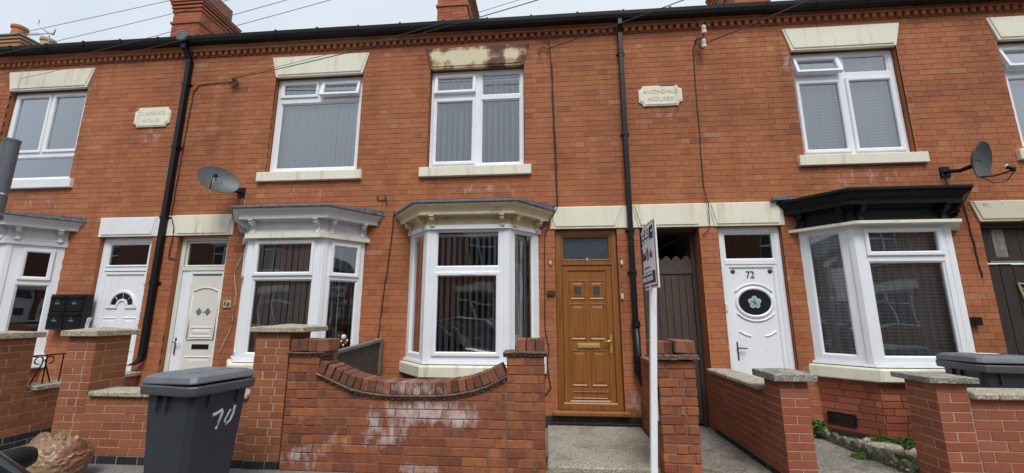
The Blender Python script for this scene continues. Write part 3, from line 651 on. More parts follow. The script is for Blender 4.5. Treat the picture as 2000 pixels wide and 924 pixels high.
# ------------------------------------------------------------------ door lintels
lintel(h66, -6.93, -6.03, 2.645, 2.95, .04, 'stone_white', .03)
lintel(h68, -5.66, -4.78, 2.645, 2.965, .05, 'cream_paint', .03)
lintel(h70, .09, .975, 2.645, 2.962, .10, 'cream_paint', .03)
lintel(h72, 1.27, 2.10, 2.645, 2.972, .08, 'cream_paint', .03, name='passage_lintel')
lintel(h72, 2.29, 3.15, 2.645, 2.972, .07, 'cream_paint', .03)
lintel(h74, 5.60, 6.62, 2.645, 2.92, .08, 'rusty_cream', .03)

def band(h, x0, x1, material, z0=2.646, z1=2.963):
    m_ = MB(); m_.box(x0, x1, -.014, .03, z0, z1); m_.build('lintel_band', M[material], h, bev=.003)
band(h66, -6.97, -5.875, 'stone_white', 2.646, 2.949); band(h68, -5.84, -4.735, 'cream_paint')
band(h70, .05, 1.185, 'cream_paint'); band(h72, 1.192, 3.20, 'cream_paint', 2.646, 2.971)
# ------------------------------------------------------------------ doors
def panel(mb, x0, x1, z0, z1, y, raise_=.010):
    def L(i, yy): return [mb.pt(x0 + i, yy, z0 + i), mb.pt(x1 - i, yy, z0 + i), mb.pt(x1 - i, yy, z1 - i), mb.pt(x0 + i, yy, z1 - i)]
    mb.loft([L(-.004, y + .002), L(.004, y - raise_), L(.014, y - raise_), L(.026, y - .001), L(.036, y - .001), L(.062, y - .008)], True)
def door_frame(parent, x0, x1, z0, z1, ztr, b, y, fm):
    m_ = MB(); ring(m_, x0, x1, z0, z1, b, y, y + .09, .012); m_.box(x0 + b - .002, x1 - b + .002, y + .003, y + .08, ztr, ztr + .055)
    return m_.build('door_frame', M[fm], parent)
def transom(parent, x0, x1, z0, z1, y, fm, gm):
    m_ = MB(); ring(m_, x0, x1, z0, z1, .024, y + .012, y + .07, .012); m_.build('transom_bead', M[fm], parent)
    p = MB(); i = .02; p.face([p.pt(x0 + i, y + .04, z0 + i), p.pt(x1 - i, y + .04, z0 + i), p.pt(x1 - i, y + .04, z1 - i), p.pt(x0 + i, y + .04, z1 - i)]); p.build('pane', M[gm], parent, keep=True)
def lever(parent, x, z, y, m_name, side=1, up=.11, dn=.13, wd=.014):
    m_ = MB(); m_.box(x - wd, x + wd, y - .010, y, z - dn, z + up); m_.build('handle_plate', M[m_name], parent, bev=.005)
    m_ = MB(); m_.tube([(x, y - .008, z + .03), (x, y - .045, z + .03), (x + side * .03, y - .052, z + .032), (x + side * .105, y - .05, z + .026)], [.011, .011, .010, .008], 10); m_.build('handle', M[m_name], parent, smooth=True)
DY = .06
# oak door, number 70
dl = MB(); dl.box(.205, .875, DY + .022, DY + .065, .265, 2.135)
door70 = dl.build('door', M['oak'], h70)
m_ = MB(); ring(m_, .205, .875, .265, 2.135, .085, DY + .006, DY + .03, .018); m_.build('door_stile', M['oak'], door70)
for (a, b, c, d) in ((.30, .52, 1.66, 1.93), (.56, .78, 1.66, 1.93), (.30, .52, 1.12, 1.61), (.56, .78, 1.12, 1.61), (.30, .52, .52, .99), (.56, .78, .52, .99)):
    m_ = MB(); panel(m_, a, b, c, d, DY + .022, .008); m_.build('door_panel', M['oak'], door70)
m_ = MB(); ring(m_, .30, .78, .36, .46, .02, DY + .012, DY + .03, .008); m_.build('bottom_rail', M['oak'], door70)
for a in (.365, .625):
    m_ = MB(); ring(m_, a, a + .09, 1.745, 1.845, .008, DY + .004, DY + .02, .004); m_.box(a + .007, a + .083, DY + .008, DY + .012, 1.752, 1.838, 0); m_.build('door_light', M['frosted'], door70)
door_frame(door70, .115, .965, .235, 2.64, 2.14, .085, DY - .01, 'oak')
transom(door70, .20, .88, 2.20, 2.555, DY - .01, 'oak', 'frosted')
m_ = MB(); m_.box(.39, .69, DY + .004, DY + .021, 1.012, 1.082); m_.box(.405, .675, DY - .002, DY + .004, 1.026, 1.068); m_.build('letterbox', M['gold'], door70, bev=.004)
lever(door70, .838, 1.08, DY + .006, 'gold', -1)
m_ = MB(); m_.box(.23, .86, DY - .006, DY + .04, .236, .262); m_.build('threshold', M['gold'], door70)
m_ = MB(); m_.box(.04, 1.03, -.07, .12, .18, .232); m_.build('door_sill', M['oak'], door70, bev=.008)
text_obj('door_number', '0', .07, Matrix.Translation((.555, DY - .014, 2.215)), 'paper_white', door70, .003, sx=.7)
# white oval-light door, number 72
dl = MB(); dl.box(2.44, 3.045, DY + .03, DY + .075, .27, 2.12); door72 = dl.build('door', M['upvc'], h72)
door_frame(door72, 2.335, 3.145, .235, 2.64, 2.13, .075, DY, 'upvc')
m_ = MB(); ring(m_, 2.40, 3.08, .25, 2.14, .06, DY + .012, DY + .04, .012); m_.build('door_stile', M['upvc'], door72)
transom(door72, 2.41, 3.07, 2.185, 2.565, DY, 'upvc', 'glass')
def ellipse_ring(mb, c, a, b, wd, y, prof, n=40, t0=0, t1=2 * math.pi):
    rings = []; full = abs(t1 - t0 - 2 * math.pi) < 1e-6
    for k in range(n + (0 if full else 1)):
        t = t0 + (t1 - t0) * k / n
        rings.append([mb.pt(c[0] + (a + u * wd) * math.cos(t), y + v, c[1] + (b + u * wd) * math.sin(t)) for u, v in prof])
    if full: mb.loft(rings + [rings[0]], False)
    else: mb.loft(rings, True)
P4 = [(0, .004), (.1, -.014), (.5, -.018), (.9, -.014), (1, .004)]
OC = (2.745, 1.62)
m_ = MB(); ellipse_ring(m_, OC, .205, .165, .045, DY + .03, P4); m_.build('oval_moulding', M['upvc'], door72, smooth=True)
m_ = MB(); ellipse_ring(m_, OC, .275, .235, .018, DY + .03, P4, 16, R(35), R(145)); ellipse_ring(m_, OC, .275, .235, .018, DY + .03, P4, 16, R(215), R(325)); m_.build('arched_moulding', M['upvc'], door72, smooth=True)
for s in (-1, 1):
    m_ = MB(); m_.tube([(2.745 + s * .09, DY + .026, 1.18), (2.745 + s * .16, DY + .026, 1.20), (2.745 + s * .23, DY + .026, 1.245)], .012, 8); m_.box(2.745 + s * .09, 2.745 + s * .235, DY + .028, DY + .034, .42, 1.17); m_.build('lower_moulding', M['upvc'], door72, smooth=40)
m_ = MB(); n = 32; m_.face([m_.pt(OC[0] + .207 * math.cos(6.2832 * k / n), DY + .026, OC[1] + .167 * math.sin(6.2832 * k / n)) for k in range(n)]); ov = m_.build('oval_pane', M['dark_glass'], door72)
petal = mat('petal', (.40, .52, .54), .3, bmp=0); leafg = mat('leaf_glass', (.12, .33, .16), .3, bmp=0)
for k in range(5):
    a = R(90 + 72 * k); m_ = MB(); pc = (OC[0] + .052 * math.cos(a), OC[1] + .052 * math.sin(a)); m_.lathe([(.001, -.004), (.034, -.003), (.036, .0)], (pc[0], DY + .022, pc[1]), 12, 'y'); m_.build('petal', petal, door72)
    m_ = MB(); m_.tube([(OC[0], DY + .017, OC[1]), (OC[0] + .05 * math.cos(a), DY + .017, OC[1] + .05 * math.sin(a))], .006, 6); m_.build('stamen', leafg, door72)
text_obj('door_number', '72', .135, Matrix.Translation((2.725, DY + .026, 1.985)), 'bronze', door72, .004, sx=.85)
for xx in (2.505, 2.985):
    m_ = MB(); m_.lathe([(.010, -.012), (.024, -.010), (.030, -.004), (.030, .002)], (xx, DY + .028, 2.035), 14, 'y'); m_.build('roundel', M['bronze'], door72, smooth=40)
lever(door72, 2.465, 1.0, DY + .028, 'pewter', 1, .11, .13)
m_ = MB(); m_.box(2.30, 3.18, -.06, .12, .17, .232); m_.build('door_sill', M['upvc'], door72, bev=.006)
m_ = MB(); m_.box(2.352, 2.382, DY - .016, DY, 1.50, 1.60); m_.build('bell_push', M['cream_paint'], door72, bev=.003)
# cream door, number 68
dl = MB(); dl.box(-5.40, -4.865, DY + .05, DY + .09, .27, 2.04); door68 = dl.build('door', M['cream_door'], h68)
door_frame(door68, -5.615, -4.805, .235, 2.64, 2.12, .06, DY + .02, 'cream_door')
m_ = MB(); m_.box(-5.55, -5.415, DY + .04, DY + .11, .25, 2.12); m_.build('side_stile', M['upvc'], door68)
m_ = MB(); ring(m_, -5.45, -4.85, .25, 2.12, .06, DY + .035, DY + .07, .012); m_.build('door_stile', M['upvc'], door68)
transom(door68, -5.54, -4.87, 2.18, 2.57, DY + .02, 'cream_door', 'glass')
ux0, ux1 = -5.345, -4.925; arc = [(ux0 + (ux1 - ux0) * k / 12, 1.80 + .06 * math.sin(math.pi * k / 12)) for k in range(13)]
m_ = MB(); yy = DY + .046; m_.tube([(ux0, yy, 1.10)] + [(x, yy, z) for x, z in arc] + [(ux1, yy, 1.10), (ux0, yy, 1.10)], .011, 8); m_.build('upper_moulding', M['cream_door'], door68, smooth=True)
m_ = MB(); panel(m_, ux0 + .03, ux1 - .03, 1.13, 1.28, yy + .004); m_.build('door_panel', M['cream_door'], door68)
m_ = MB(); panel(m_, ux0, ux1, .40, .86, yy + .004); m_.build('door_panel', M['cream_door'], door68)
for dx in (-.095, .045):
    xc = -5.135 + dx + .02; m_ = MB(); m_.prism([(xc - .05, 1.50), (xc, 1.44), (xc + .05, 1.50), (xc, 1.56)], yy, yy + .006); m_.build('diamond_light', M['steel'], door68)
m_ = MB(); m_.box(-5.145, -5.125, yy, yy + .006, 1.485, 1.505); m_.build('knocker', M['steel'], door68)
m_ = MB(); m_.box(-5.25, -4.98, yy - .004, yy + .006, .96, 1.03); m_.build('letterbox', M['black_plastic'], door68, bev=.004)
lever(door68, -5.50, 1.03, DY + .036, 'chrome', 1, .10, .15)
m_ = MB(); m_.box(-5.66, -4.76, -.05, .12, .17, .232); m_.build('door_sill', M['cream_door'], door68, bev=.006)
# white sunburst door, house at the left end
dl = MB(); dl.box(-6.84, -6.14, DY + .03, DY + .075, .27, 2.10); door66 = dl.build('door', M['upvc'], h66)
door_frame(door66, -6.925, -6.055, .235, 2.64, 2.12, .085, DY, 'upvc')
transom(door66, -6.84, -6.14, 2.19, 2.555, DY, 'upvc', 'glass')
fc = (-6.47, 1.60)
m_ = MB(); ellipse_ring(m_, fc, .185, .185, .04, DY + .03, P4, 20, 0, math.pi); ellipse_ring(m_, fc, .06, .06, .035, DY + .03, P4, 14, 0, math.pi); m_.box(-6.72, -6.54, DY + .012, DY + .03, 1.555, 1.59); m_.box(-6.40, -6.22, DY + .012, DY + .03, 1.555, 1.59); m_.build('fan_moulding', M['upvc'], door66, smooth=40)
for k in range(4):
    a0, a1 = R(4 + 44.5 * k), R(4 + 44.5 * k + 38)
    m_ = MB(); pts = [(fc[0] + .178 * math.cos(t), fc[1] + .178 * math.sin(t)) for t in [a0 + (a1 - a0) * i / 5 for i in range(6)]] + [(fc[0] + .103 * math.cos(t), fc[1] + .103 * math.sin(t)) for t in [a1 - (a1 - a0) * i / 3 for i in range(4)]]
    m_.prism(pts, DY + .022, DY + .03); m_.build('fan_light', M['dark_glass'], door66)
for (a, b, c, d) in ((-6.76, -6.52, .92, 1.42), (-6.42, -6.18, .92, 1.42), (-6.76, -6.52, .36, .82), (-6.42, -6.18, .36, .82)):
    m_ = MB(); panel(m_, a, b, c, d, DY + .03); m_.build('door_panel', M['upvc'], door66)
m_ = MB(); ring(m_, -6.86, -6.12, .25, 2.11, .05, DY + .012, DY + .04, .01); m_.build('door_stile', M['upvc'], door66)
for zz in (.6, 1.35, 1.95):
    m_ = MB(); m_.box(-6.135, -6.06, DY - .016, DY, zz - .04, zz + .04); m_.build('hinge', M['upvc'], door66, bev=.006)
m_ = MB(); m_.box(-6.97, -6.01, -.05, .12, .17, .232); m_.build('door_sill', M['upvc'], door66, bev=.006)
for hh, xa, xb in ((h66, -7.0, -6.0), (h68, -5.7, -4.75), (h72, 2.25, 3.2)): room(hh, xa, xb, .15, 2.7)
# covered passage with a scalloped plank door (between the oak and the oval-window doors)
pd = MB(); pd.box(1.285, 1.345, .22, .30, .02, 2.60); pd.box(2.02, 2.075, .22, .30, .02, 2.60); pd.box(1.345, 2.02, .23, .29, 2.02, 2.09)
pg = pd.build('passage_door', M['dark_wood'], h72, bev=.004)
xs = [1.35 + .0955 * k for k in range(8)]
for k in range(7):
    m_ = MB(); m_.box(xs[k] + .002, xs[k + 1] - .002, .245, .268, .05, 2.03); m_.build('plank', M['dark_wood'], pg, bev=.004)
scal = [(1.345, 2.09)]
n = 5
for k in range(n):
    x0_, x1_ = 1.345 + .675 * k / n, 1.345 + .675 * (k + 1) / n
    for i in range(9): scal.append((x0_ + (x1_ - x0_) * i / 8, 2.21 + .065 * math.sin(math.pi * i / 8)))
scal.append((2.02, 2.09))
m_ = MB(); m_.prism(scal, .235, .26); m_.build('scalloped_rail', M['dark_wood'], pg)
m_ = MB(); m_.box(1.27, 1.282, .28, 5, 0, 2.64); m_.box(2.078, 2.09, .28, 5, 0, 2.64); m_.box(1.27, 2.09, .28, 5, 2.66, 2.70); m_.box(1.27, 2.09, 5, 5.1, 0, 2.7); m_.build('passage_tunnel', M['interior'], h72)
m_ = MB(); m_.box(1.26, 2.10, .1, .28, 2.60, 2.645); m_.build('passage_head', M['dark_wood'], h72)
# old plank doors at the right edge
pd = MB(); pd.box(5.605, 5.665, .07, .16, .02, 2.60); pd.box(5.665, 6.6, .08, .16, 2.14, 2.19); pd.box(5.665, 6.6, .06, .15, 2.57, 2.60); old = pd.build('passage_door', M['old_wood'], h74, bev=.005)
for k in range(6):
    a = 5.667 + k * .155; m_ = MB(); m_.box(a + .003, a + .152, .10, .125, .05, 2.10 + .02 * math.sin(k * 3)); m_.build('plank', M['old_wood'], old, bev=.005)
    m_ = MB(); m_.box(a + .002, a + .153, .11, .13, 2.19, 2.57); m_.build('head_board', M['grey_wood'] if k % 3 == 1 else M['old_wood'], old, bev=.004)
m_ = MB(); m_.box(5.70, 6.6, .07, .10, 2.115, 2.14); m_.build('weather_strip', M['grey_wood'], old)
m_ = MB(); m_.tube([(6.05, .09, 1.75), (5.98, .085, 1.85), (6.2, .085, 1.83)], .012, 6); m_.tube([(5.98, .085, 1.85), (6.03, .085, 1.60), (6.10, .085, 1.45)], [.012, .016, .008], 6); m_.build('split_timber', M['buff_clay'], old)
# entrance step slab, dark reveal bricks at the oak door's foot
st = MB(); st.box(-.03, 1.15, -1.50, -.03, -.1, .06); structure(st.build('path_slab', M['aggregate'], bev=.012))
# ================================================================== name stones, gutter, downpipes, chimneys
def name_stone(parent, x0, x1, z0, z1, l1, l2, s1, s2, em, chipped=False):
    def shape(i):
        r_ = .06; P = []
        cs = [(x0 + i, z0 + i, 0), (x1 - i, z0 + i, 1), (x1 - i, z1 - i, 2), (x0 + i, z1 - i, 3)]
        for (cx, cz, q) in cs:
            a0 = {0: 90, 1: 180, 2: 270, 3: 360}[q]
            for k in range(5):
                t = R(a0 - 90 * k / 4); P.append((cx + r_ * math.cos(t), cz + r_ * math.sin(t)))
        return P
    m_ = MB(); m_.prism(shape(0), -.022, .02); m_.prism(shape(.018), -.030, -.0225)
    st_ = m_.build('name_stone', M['cream_paint'], parent, bev=.003)
    xc = (x0 + x1) / 2; zc = (z0 + z1) / 2; h_ = z1 - z0
    text_obj('lettering', l1, s1, Matrix.Translation((xc, -.0305, zc + h_ * .17)), em, st_, .0022, sx=1.1)
    text_obj('lettering', l2, s2, Matrix.Translation((xc, -.0305, zc - h_ * .19)), em, st_, .0022, sx=1.1)
    if chipped:
        m_ = MB(); m_.prism([(xc + .0, z1 + .004), (xc + .05, z1 - .012), (xc + .16, z1 - .02), (xc + .22, z1 - .006), (xc + .22, z1 + .004)], -.034, -.005); m_.build('chipped_edge', M['mortar_old'], st_)
name_stone(h66, -6.71, -6.08, 4.46, 4.80, 'CLARENCE', 'HOUSE', .086, .086, 'engrave_pale')
name_stone(h72, 1.38, 2.00, 4.455, 4.775, 'AVONDALE', 'HOUSES', .086, .090, 'engrave', True)
# gutter
gt = thing('gutter', 'long black gutter along the eaves of the whole terrace', 'gutter', (0, -.15, 5.85))
x = -11.2
while x < 9.4:
    x2 = min(x + 2.06, 9.4); zz = 5.862 - .0035 * (x + 11)
    m_ = MB(); m_.prism([(-.062, zz + .02), (-.075, zz + .0), (-.12, zz - .01), (-.165, zz + .01), (-.185, zz + .06), (-.19, zz + .115), (-.182, zz + .12), (-.062, zz + .12)], x, x2, 'yz'); m_.build('gutter_length', M['gutter_black'], gt)
    for xx in (x + .02, x + .7, x + 1.4):
        m_ = MB(); m_.prism([(-.058, zz + .018), (-.078, zz - .005), (-.12, zz - .016), (-.17, zz + .006), (-.192, zz + .058), (-.197, zz + .128), (-.19, zz + .132), (-.058, zz + .124)], xx, xx + .03, 'yz'); m_.build('gutter_bracket', M['gutter_black'], gt)
    x = x2
# left downpipe (square section, hopper, shoe)
def sq_pipe(mb, pts, a):
    rings = []
    for k, p in enumerate(pts):
        p = Vector(p); rings.append([mb.pt(p.x - a, p.y - a, p.z), mb.pt(p.x + a, p.y - a, p.z), mb.pt(p.x + a, p.y + a, p.z), mb.pt(p.x - a, p.y + a, p.z)])
    mb.loft(rings, True)
d1 = thing('downpipe', 'black square downpipe beside the cream door with a grey hopper head', 'downpipe', (-5.86, -.05, .7), 0, 'rainwater pipes')
m_ = MB(); sq_pipe(m_, [(-5.90, -.13, 5.84), (-5.90, -.13, 5.79), (-5.855, -.052, 5.60), (-5.855, -.052, .86), (-5.87, -.07, .80), (-5.96, -.10, .745)], .036); m_.build('pipe', M['black_plastic'], d1, bev=.004)
m_ = MB(); m_.prism([(-5.99, 6.0), (-5.80, 6.0), (-5.80, 5.93), (-5.845, 5.86), (-5.955, 5.86), (-5.99, 5.93)], -.235, -.195); m_.build('hopper_front', M['lead'], d1, bev=.006)
m_ = MB(); m_.box(-5.94, -5.86, -.18, -.09, 5.75, 5.86); m_.build('hopper_outlet', M['black_plastic'], d1, bev=.01)
for zz in (5.15, 4.05, 2.9, 1.9):
    m_ = MB(); m_.box(-5.90, -5.81, -.092, .004, zz, zz + .05); m_.box(-5.93, -5.78, -.02, .004, zz + .01, zz + .04); m_.build('pipe_clip', M['black_plastic'], d1, bev=.003)
d2 = thing('downpipe', 'black square downpipe between the oak door and the covered passage', 'downpipe', (1.15, -.05, .5), 0, 'rainwater pipes')
m_ = MB(); sq_pipe(m_, [(1.145, -.125, 5.86), (1.145, -.125, 5.74), (1.15, -.052, 5.66), (1.15, -.052, 1.34)], .033); m_.build('pipe', M['black_plastic'], d2, bev=.004)
m_ = MB(); m_.tube([(1.15, -.06, 1.36), (1.152, -.06, .78), (1.165, -.075, .70), (1.24, -.14, .50), (1.27, -.17, .36)], .047, 14); m_.build('lower_pipe', M['black_plastic'], d2, smooth=True)
for zz in (1.30, .86, .72):
    m_ = MB(); m_.tube([(1.152, -.062, zz), (1.152, -.062, zz + .08)], .056, 14); m_.build('pipe_collar', M['black_plastic'], d2, smooth=40)
for zz in (5.30, 4.0, 2.58, 2.0):
    m_ = MB(); m_.box(1.11, 1.19, -.09, .004, zz, zz + .045); m_.box(1.085, 1.215, -.02, .004, zz + .008, zz + .037); m_.build('pipe_clip', M['black_plastic'], d2, bev=.003)
# chimneys
def chimney(parent, x0, x1, y0, y1, zb, material, pots=(), plain=False):
    zt = 10.35
    m_ = MB(); m_.box(x0 + .006, x1 - .006, y0 + .006, y1 - .006, zb, 9.80); m_.box(x0 + .10, x1 - .10, y0 + .10, y1 - .1, 9.80, zt)
    ch = m_.build('chimney', M['mortar_dark'], parent)
    for k, (Ax, Ay, Bx, By) in enumerate(((x0, y0, x1, y0), (x1, y0, x1, y1))):
        T = frame_T((Ax, Ay), (Bx, By)); L = math.hypot(Bx - Ax, By - Ay)
        place_tiles(lay(0, L, 8.45, 9.78, .082, .25, .125, .006, [(-1, 9, 9.09, 9.17)], 'flemish', 5 + k), material, ch, T, d=.02)
    for zz, e in ((9.10, .03), (9.46, .025), (9.56, .045), (9.66, .065), (9.74, .085)):
        m_ = MB(); m_.box(x0 - e, x1 + e, y0 - e, y1 + e, zz, zz + .062); m_.build('corbel_course', M[material], ch, bev=.004)
    m_ = MB(); m_.box(x0 - .10, x1 + .10, y0 - .10, y1 + .10, 9.802, 9.835); m_.build('capping', M['slate'], ch, bev=.004)
    for (px, py, r_, hh, pm) in pots:
        m_ = MB(); m_.lathe([(r_, zt - .5), (r_ * .95, zt + hh - .08), (r_ * 1.12, zt + hh - .08), (r_ * 1.12, zt + hh), (r_ * .8, zt + hh)], (px, py, 0), 16); m_.build('chimney_pot', M[pm], ch, smooth=40)
    return ch
chimney(h66, -9.93, -9.13, 3.2, 4.4, 7.0, 'chimney_brick', [(-9.55, 3.5, .13, .5, 'terracotta'), (-9.55, 4.0, .13, .5, 'terracotta')])
chimney(h68, -2.67, -1.91, 3.2, 4.4, 7.0, 'chimney_brick', [(-2.3, 3.6, .13, .5, 'terracotta'), (-2.3, 4.1, .13, .5, 'terracotta')])
c3 = chimney(h72, 4.50, 5.33, 3.2, 4.4, 7.0, 'chimney_brick', [(4.9, 3.5, .13, .5, 'terracotta')])
# buff stack and pots of the next house along, with an aerial
h64 = thing('terraced_house', 'neighbouring house beyond the left edge with buff chimney and clay pots', 'house', (-13.0, 0, 0), 0, 'houses of the brick terrace')
m_ = MB(); m_.box(-15.6, -11.205, .0, .3, 0, 6.0); m_.build('wall', M['far_brick'], h64)
m_ = MB(); m_.prism([(-.16, 5.90), (-.16, 5.94), (3.75, 8.05), (7.6, 5.94), (7.6, 5.90), (3.75, 7.98)], -15.6, -11.205, 'yz'); m_.build('roof', M['slate'], h64)
m_ = MB(); m_.box(-15.6, -14.42, 3.2, 4.4, 7, 9.03); bc = m_.build('chimney', M['buff_brick'], h64)
for zz, e in ((8.86, .03), (8.95, .06)):
    m_ = MB(); m_.box(-15.6 - e, -14.42 + e, 3.2 - e, 4.4 + e, zz, zz + .06); m_.build('corbel_course', M['buff_brick'], bc, bev=.004)
m_ = MB(); m_.box(-15.7, -14.33, 3.1, 4.5, 9.03, 9.08); m_.build('capping', M['coping_grey'], bc, bev=.01)
for (px, py, pm, zt_) in ((-14.88, 3.42, 'terracotta', 9.52), (-14.68, 3.95, 'buff_clay', 9.50)):
    m_ = MB(); m_.lathe([(.16, 9.0), (.145, zt_ - .1), (.175, zt_ - .09), (.18, zt_ - .02), (.16, zt_), (.12, zt_)], (px, py, 0), 18); m_.build('chimney_pot', M[pm], bc, smooth=40)
ae = thing('aerial', 'thin television aerial on a mast above the left eaves', 'aerial', (-13.75, 3.3, 7.8))
m_ = MB(); m_.tube([(-13.62, 3.3, 7.6), (-13.70, 3.3, 9.10)], .014, 6); m_.build('mast', M['steel'], ae)
m_ = MB(); m_.tube([(-14.75, 3.35, 9.20), (-13.55, 3.25, 9.11)], .010, 6); m_.build('boom', M['steel'], ae)
for k in range(12):
    t = k / 12; c_ = Vector((-14.7, 3.35, 9.195)).lerp(Vector((-13.9, 3.27, 9.135)), t); m_ = MB(); m_.tube([c_ + Vector((0, -.09, -.02)), c_ + Vector((0, .09, .02))], .004, 4); m_.build('director', M['steel'], ae)
m_ = MB(); m_.tube([(-13.98, 3.2, 9.52), (-13.97, 3.2, 9.40), (-13.86, 3.25, 9.26), (-13.68, 3.25, 9.13), (-13.5, 3.25, 9.06), (-13.42, 3.2, 9.10), (-13.40, 3.2, 9.18)], .016, 6); m_.build('reflector', M['steel'], ae)

# ================================================================== front garden walls
def fill(a, b, L, off):
    cuts = [a]; n = math.ceil((a - off) / L); p = off + n * L
    while p < b - .045:
        if p > a + .045: cuts.append(p)
        p += L
    cuts.append(b); return list(zip(cuts, cuts[1:]))
def block(w_, x0, x1, y0, y1, z0, z1, faces, material, mortar, ch=.075, L=.225, D=.1025, j=.009, blue=0, seed=1, jig=.0015, headers=0, T=None, skip=None, bev=.0022, core=True):
    """a brick block: boxes bonded round the visible faces of a mortar core"""
    rr = random.Random(seed); e = max(.0045, jig + .0035)
    if core:
        m_ = MB(T); m_.box(x0 + (e if 'l' in faces else 0), x1 - (e if 'r' in faces else 0), y0 + e, y1 - (e if 'b' in faces else 0), z0, z1 - .002); m_.build('mortar_core', M[mortar], w_)
    if 'l' in faces and 'r' in faces and x1 - x0 < .29: D = (x1 - x0 - j) / 2
    rz = math.atan2(T[1][0], T[0][0]) if T is not None else 0
    def put(cx, cy, cz, lx, ly, lz, mm, rot):
        p = Vector((cx, cy, cz)); p = T @ p if T is not None else p
        o = link('brick', box_brick(lx, ly, lz, mm, bev), w_); o.location = p + Vector((rr.uniform(-jig, jig), rr.uniform(-jig, jig), rr.uniform(-jig, jig) * .6))
        o.rotation_euler = (0, rr.uniform(-jig, jig) * 3, rz + rot + rr.uniform(-jig, jig) * 3)
    n = max(1, int(round((z1 - z0) / ch))); ch = (z1 - z0) / n
    for k in range(n):
        za, zb = z0 + k * ch, z0 + (k + 1) * ch; cz = (za + zb) / 2; lz = ch - j; par = k % 2
        mm = 'blue_brick' if k < blue else material
        fa = x0 + (D + j if (par and 'l' in faces) else 0); fb = x1 - (D + j if (par and 'r' in faces) else 0)
        off = rr.uniform(0, L) if headers else x0 + (L / 2 if par else 0)
        segs = fill(fa, fb, L, off) if fb - fa > .04 else []
        if headers:
            out = []
            for (a, b) in segs:
                if b - a > L * .9 and rr.random() < headers: m0 = a + (b - a) * rr.choice((.5, .5, .33)); out += [(a, m0), (m0, b)]
                else: out.append((a, b))
            segs = out
        for (a, b) in segs:
            if skip and skip(a, b, za, zb): continue
            a2 = a if (a == x0 and 'l' in faces) else a + j / 2; b2 = b if (b == x1 and 'r' in faces) else b - j / 2
            put((a2 + b2) / 2, y0 + D / 2, cz, b2 - a2, D, lz, mm, 0)
        for f, xx in (('l', x0), ('r', x1)):
            if f not in faces: continue
            sa = y0 + (0 if par else D + j); sgn = 1 if f == 'l' else -1
            for (a, b) in fill(sa, y1, L, y0 + (0 if par else D + j)):
                a2 = a if a == y0 else a + j / 2; b2 = b - j / 2
                put(xx + sgn * D / 2, (a2 + b2) / 2, cz, D, b2 - a2, lz, mm, 0)
def slab(w_, pts, z0, z1, material, name='coping_stone', bev=.010):
    m_ = MB(); m_.prism(pts, z0, z1, 'xy'); return m_.build(name, M[material], w_, bev=bev)
def rect(x0, x1, y0, y1): return [(x0, y0), (x1, y0), (x1, y1), (x0, y1)]
def cap(w_, x0, x1, y0, y1, z0, z1, material, rise=.03):
    m_ = MB(); a = [m_.pt(x, y, z0) for x, y in rect(x0, x1, y0, y1)]; b = [m_.pt(x, y, z1) for x, y in rect(x0, x1, y0, y1)]; t = m_.pt((x0 + x1) / 2, (y0 + y1) / 2, z1 + rise)
    m_.face(a[::-1])
    for k in range(4): m_.face((a[k], a[(k + 1) % 4], b[(k + 1) % 4], b[k])); m_.face((b[k], b[(k + 1) % 4], t))
    return m_.build('pier_cap', M[material], w_, bev=.0045)
FY = -1.65
# wall 1: divider at far left, tall pier then low run with a railing
wa = thing('garden_wall', 'brown brick divider at the far left with a tall capped pier and iron railing', 'wall', (-6.0, -1.2, 0), 0, 'front garden walls')
block(wa, -6.24, -5.90, FY, -1.31, 0, 1.20, 'fr', 'modern_brick', 'mortar_light', blue=2, seed=11)
block(wa, -6.13, -5.905, -1.308, -.01, 0, .60, 'r', 'modern_brick', 'mortar_light', blue=2, seed=12)
cap(wa, -6.29, -5.85, FY - .05, -1.26, 1.20, 1.262, 'coping', .02)
for a, b in ((-1.255, -.62), (-.615, -.01)): slab(wa, rect(-6.17, -5.86, a, b), .60, .655, 'coping')
rl = thing('railing', 'small black wrought iron railing with scrolls on the far left wall', 'railing', (-6.0, -.8, .655))
m_ = MB(); m_.box(-6.008, -5.992, -1.25, -.12, .975, .99); m_.build('top_rail', M['black_paint'], rl)
for yy in (-1.10, -.93, -.77, -.60, -.44, -.27, -.13):
    m_ = MB(); m_.tube([(-6.0, yy, .655), (-6.0, yy, .98)], .0075, 6); m_.build('bar', M['black_paint'], rl)
for s in (-1, 1):
    m_ = MB(); c_ = -1.12; m_.tube([(-6.0, c_ + s * .10, .655), (-6.0, c_ + s * .02, .88), (-6.0, c_ + s * .01, .93)] + [(-6.0, c_ + s * (.055 + .042 * math.cos(t)), .925 + .042 * math.sin(t)) for t in [R(200 - 30 * i) for i in range(11)]], .007, 6); m_.build('scroll', M['black_paint'], rl)
# wall 2: pier and low wall of the cream-door house
wb = thing('garden_wall', 'brown brick pier and low wall with stone coping behind the grey wheeled bin', 'wall', (-4.3, FY, 0), 0, 'front garden walls')
block(wb, -5.07, -4.745, FY, -1.28, 0, 1.235, 'flr', 'modern_brick', 'mortar_light', blue=1, seed=13)
block(wb, -4.7445, -2.965, FY, -1.43, 0, .635, 'f', 'modern_brick', 'mortar_light', blue=1, seed=14)
cap(wb, -5.12, -4.695, FY - .05, -1.23, 1.235, 1.292, 'coping', .035)
xs_ = [-4.70, -4.10, -3.50, -2.97]
for a, b in zip(xs_, xs_[1:]): slab(wb, rect(a + .003, b - .003, FY - .035, -1.395), .637, .69, 'coping')
wc = thing('garden_wall', 'narrow brown brick pier with stone cap abutting the old swept wall', 'wall', (-2.8, FY, 0), 0, 'front garden walls')
block(wc, -2.963, -2.60, FY - .004, -1.29, 0, 1.285, 'flr', 'modern_brick', 'mortar_light', blue=1, seed=15)
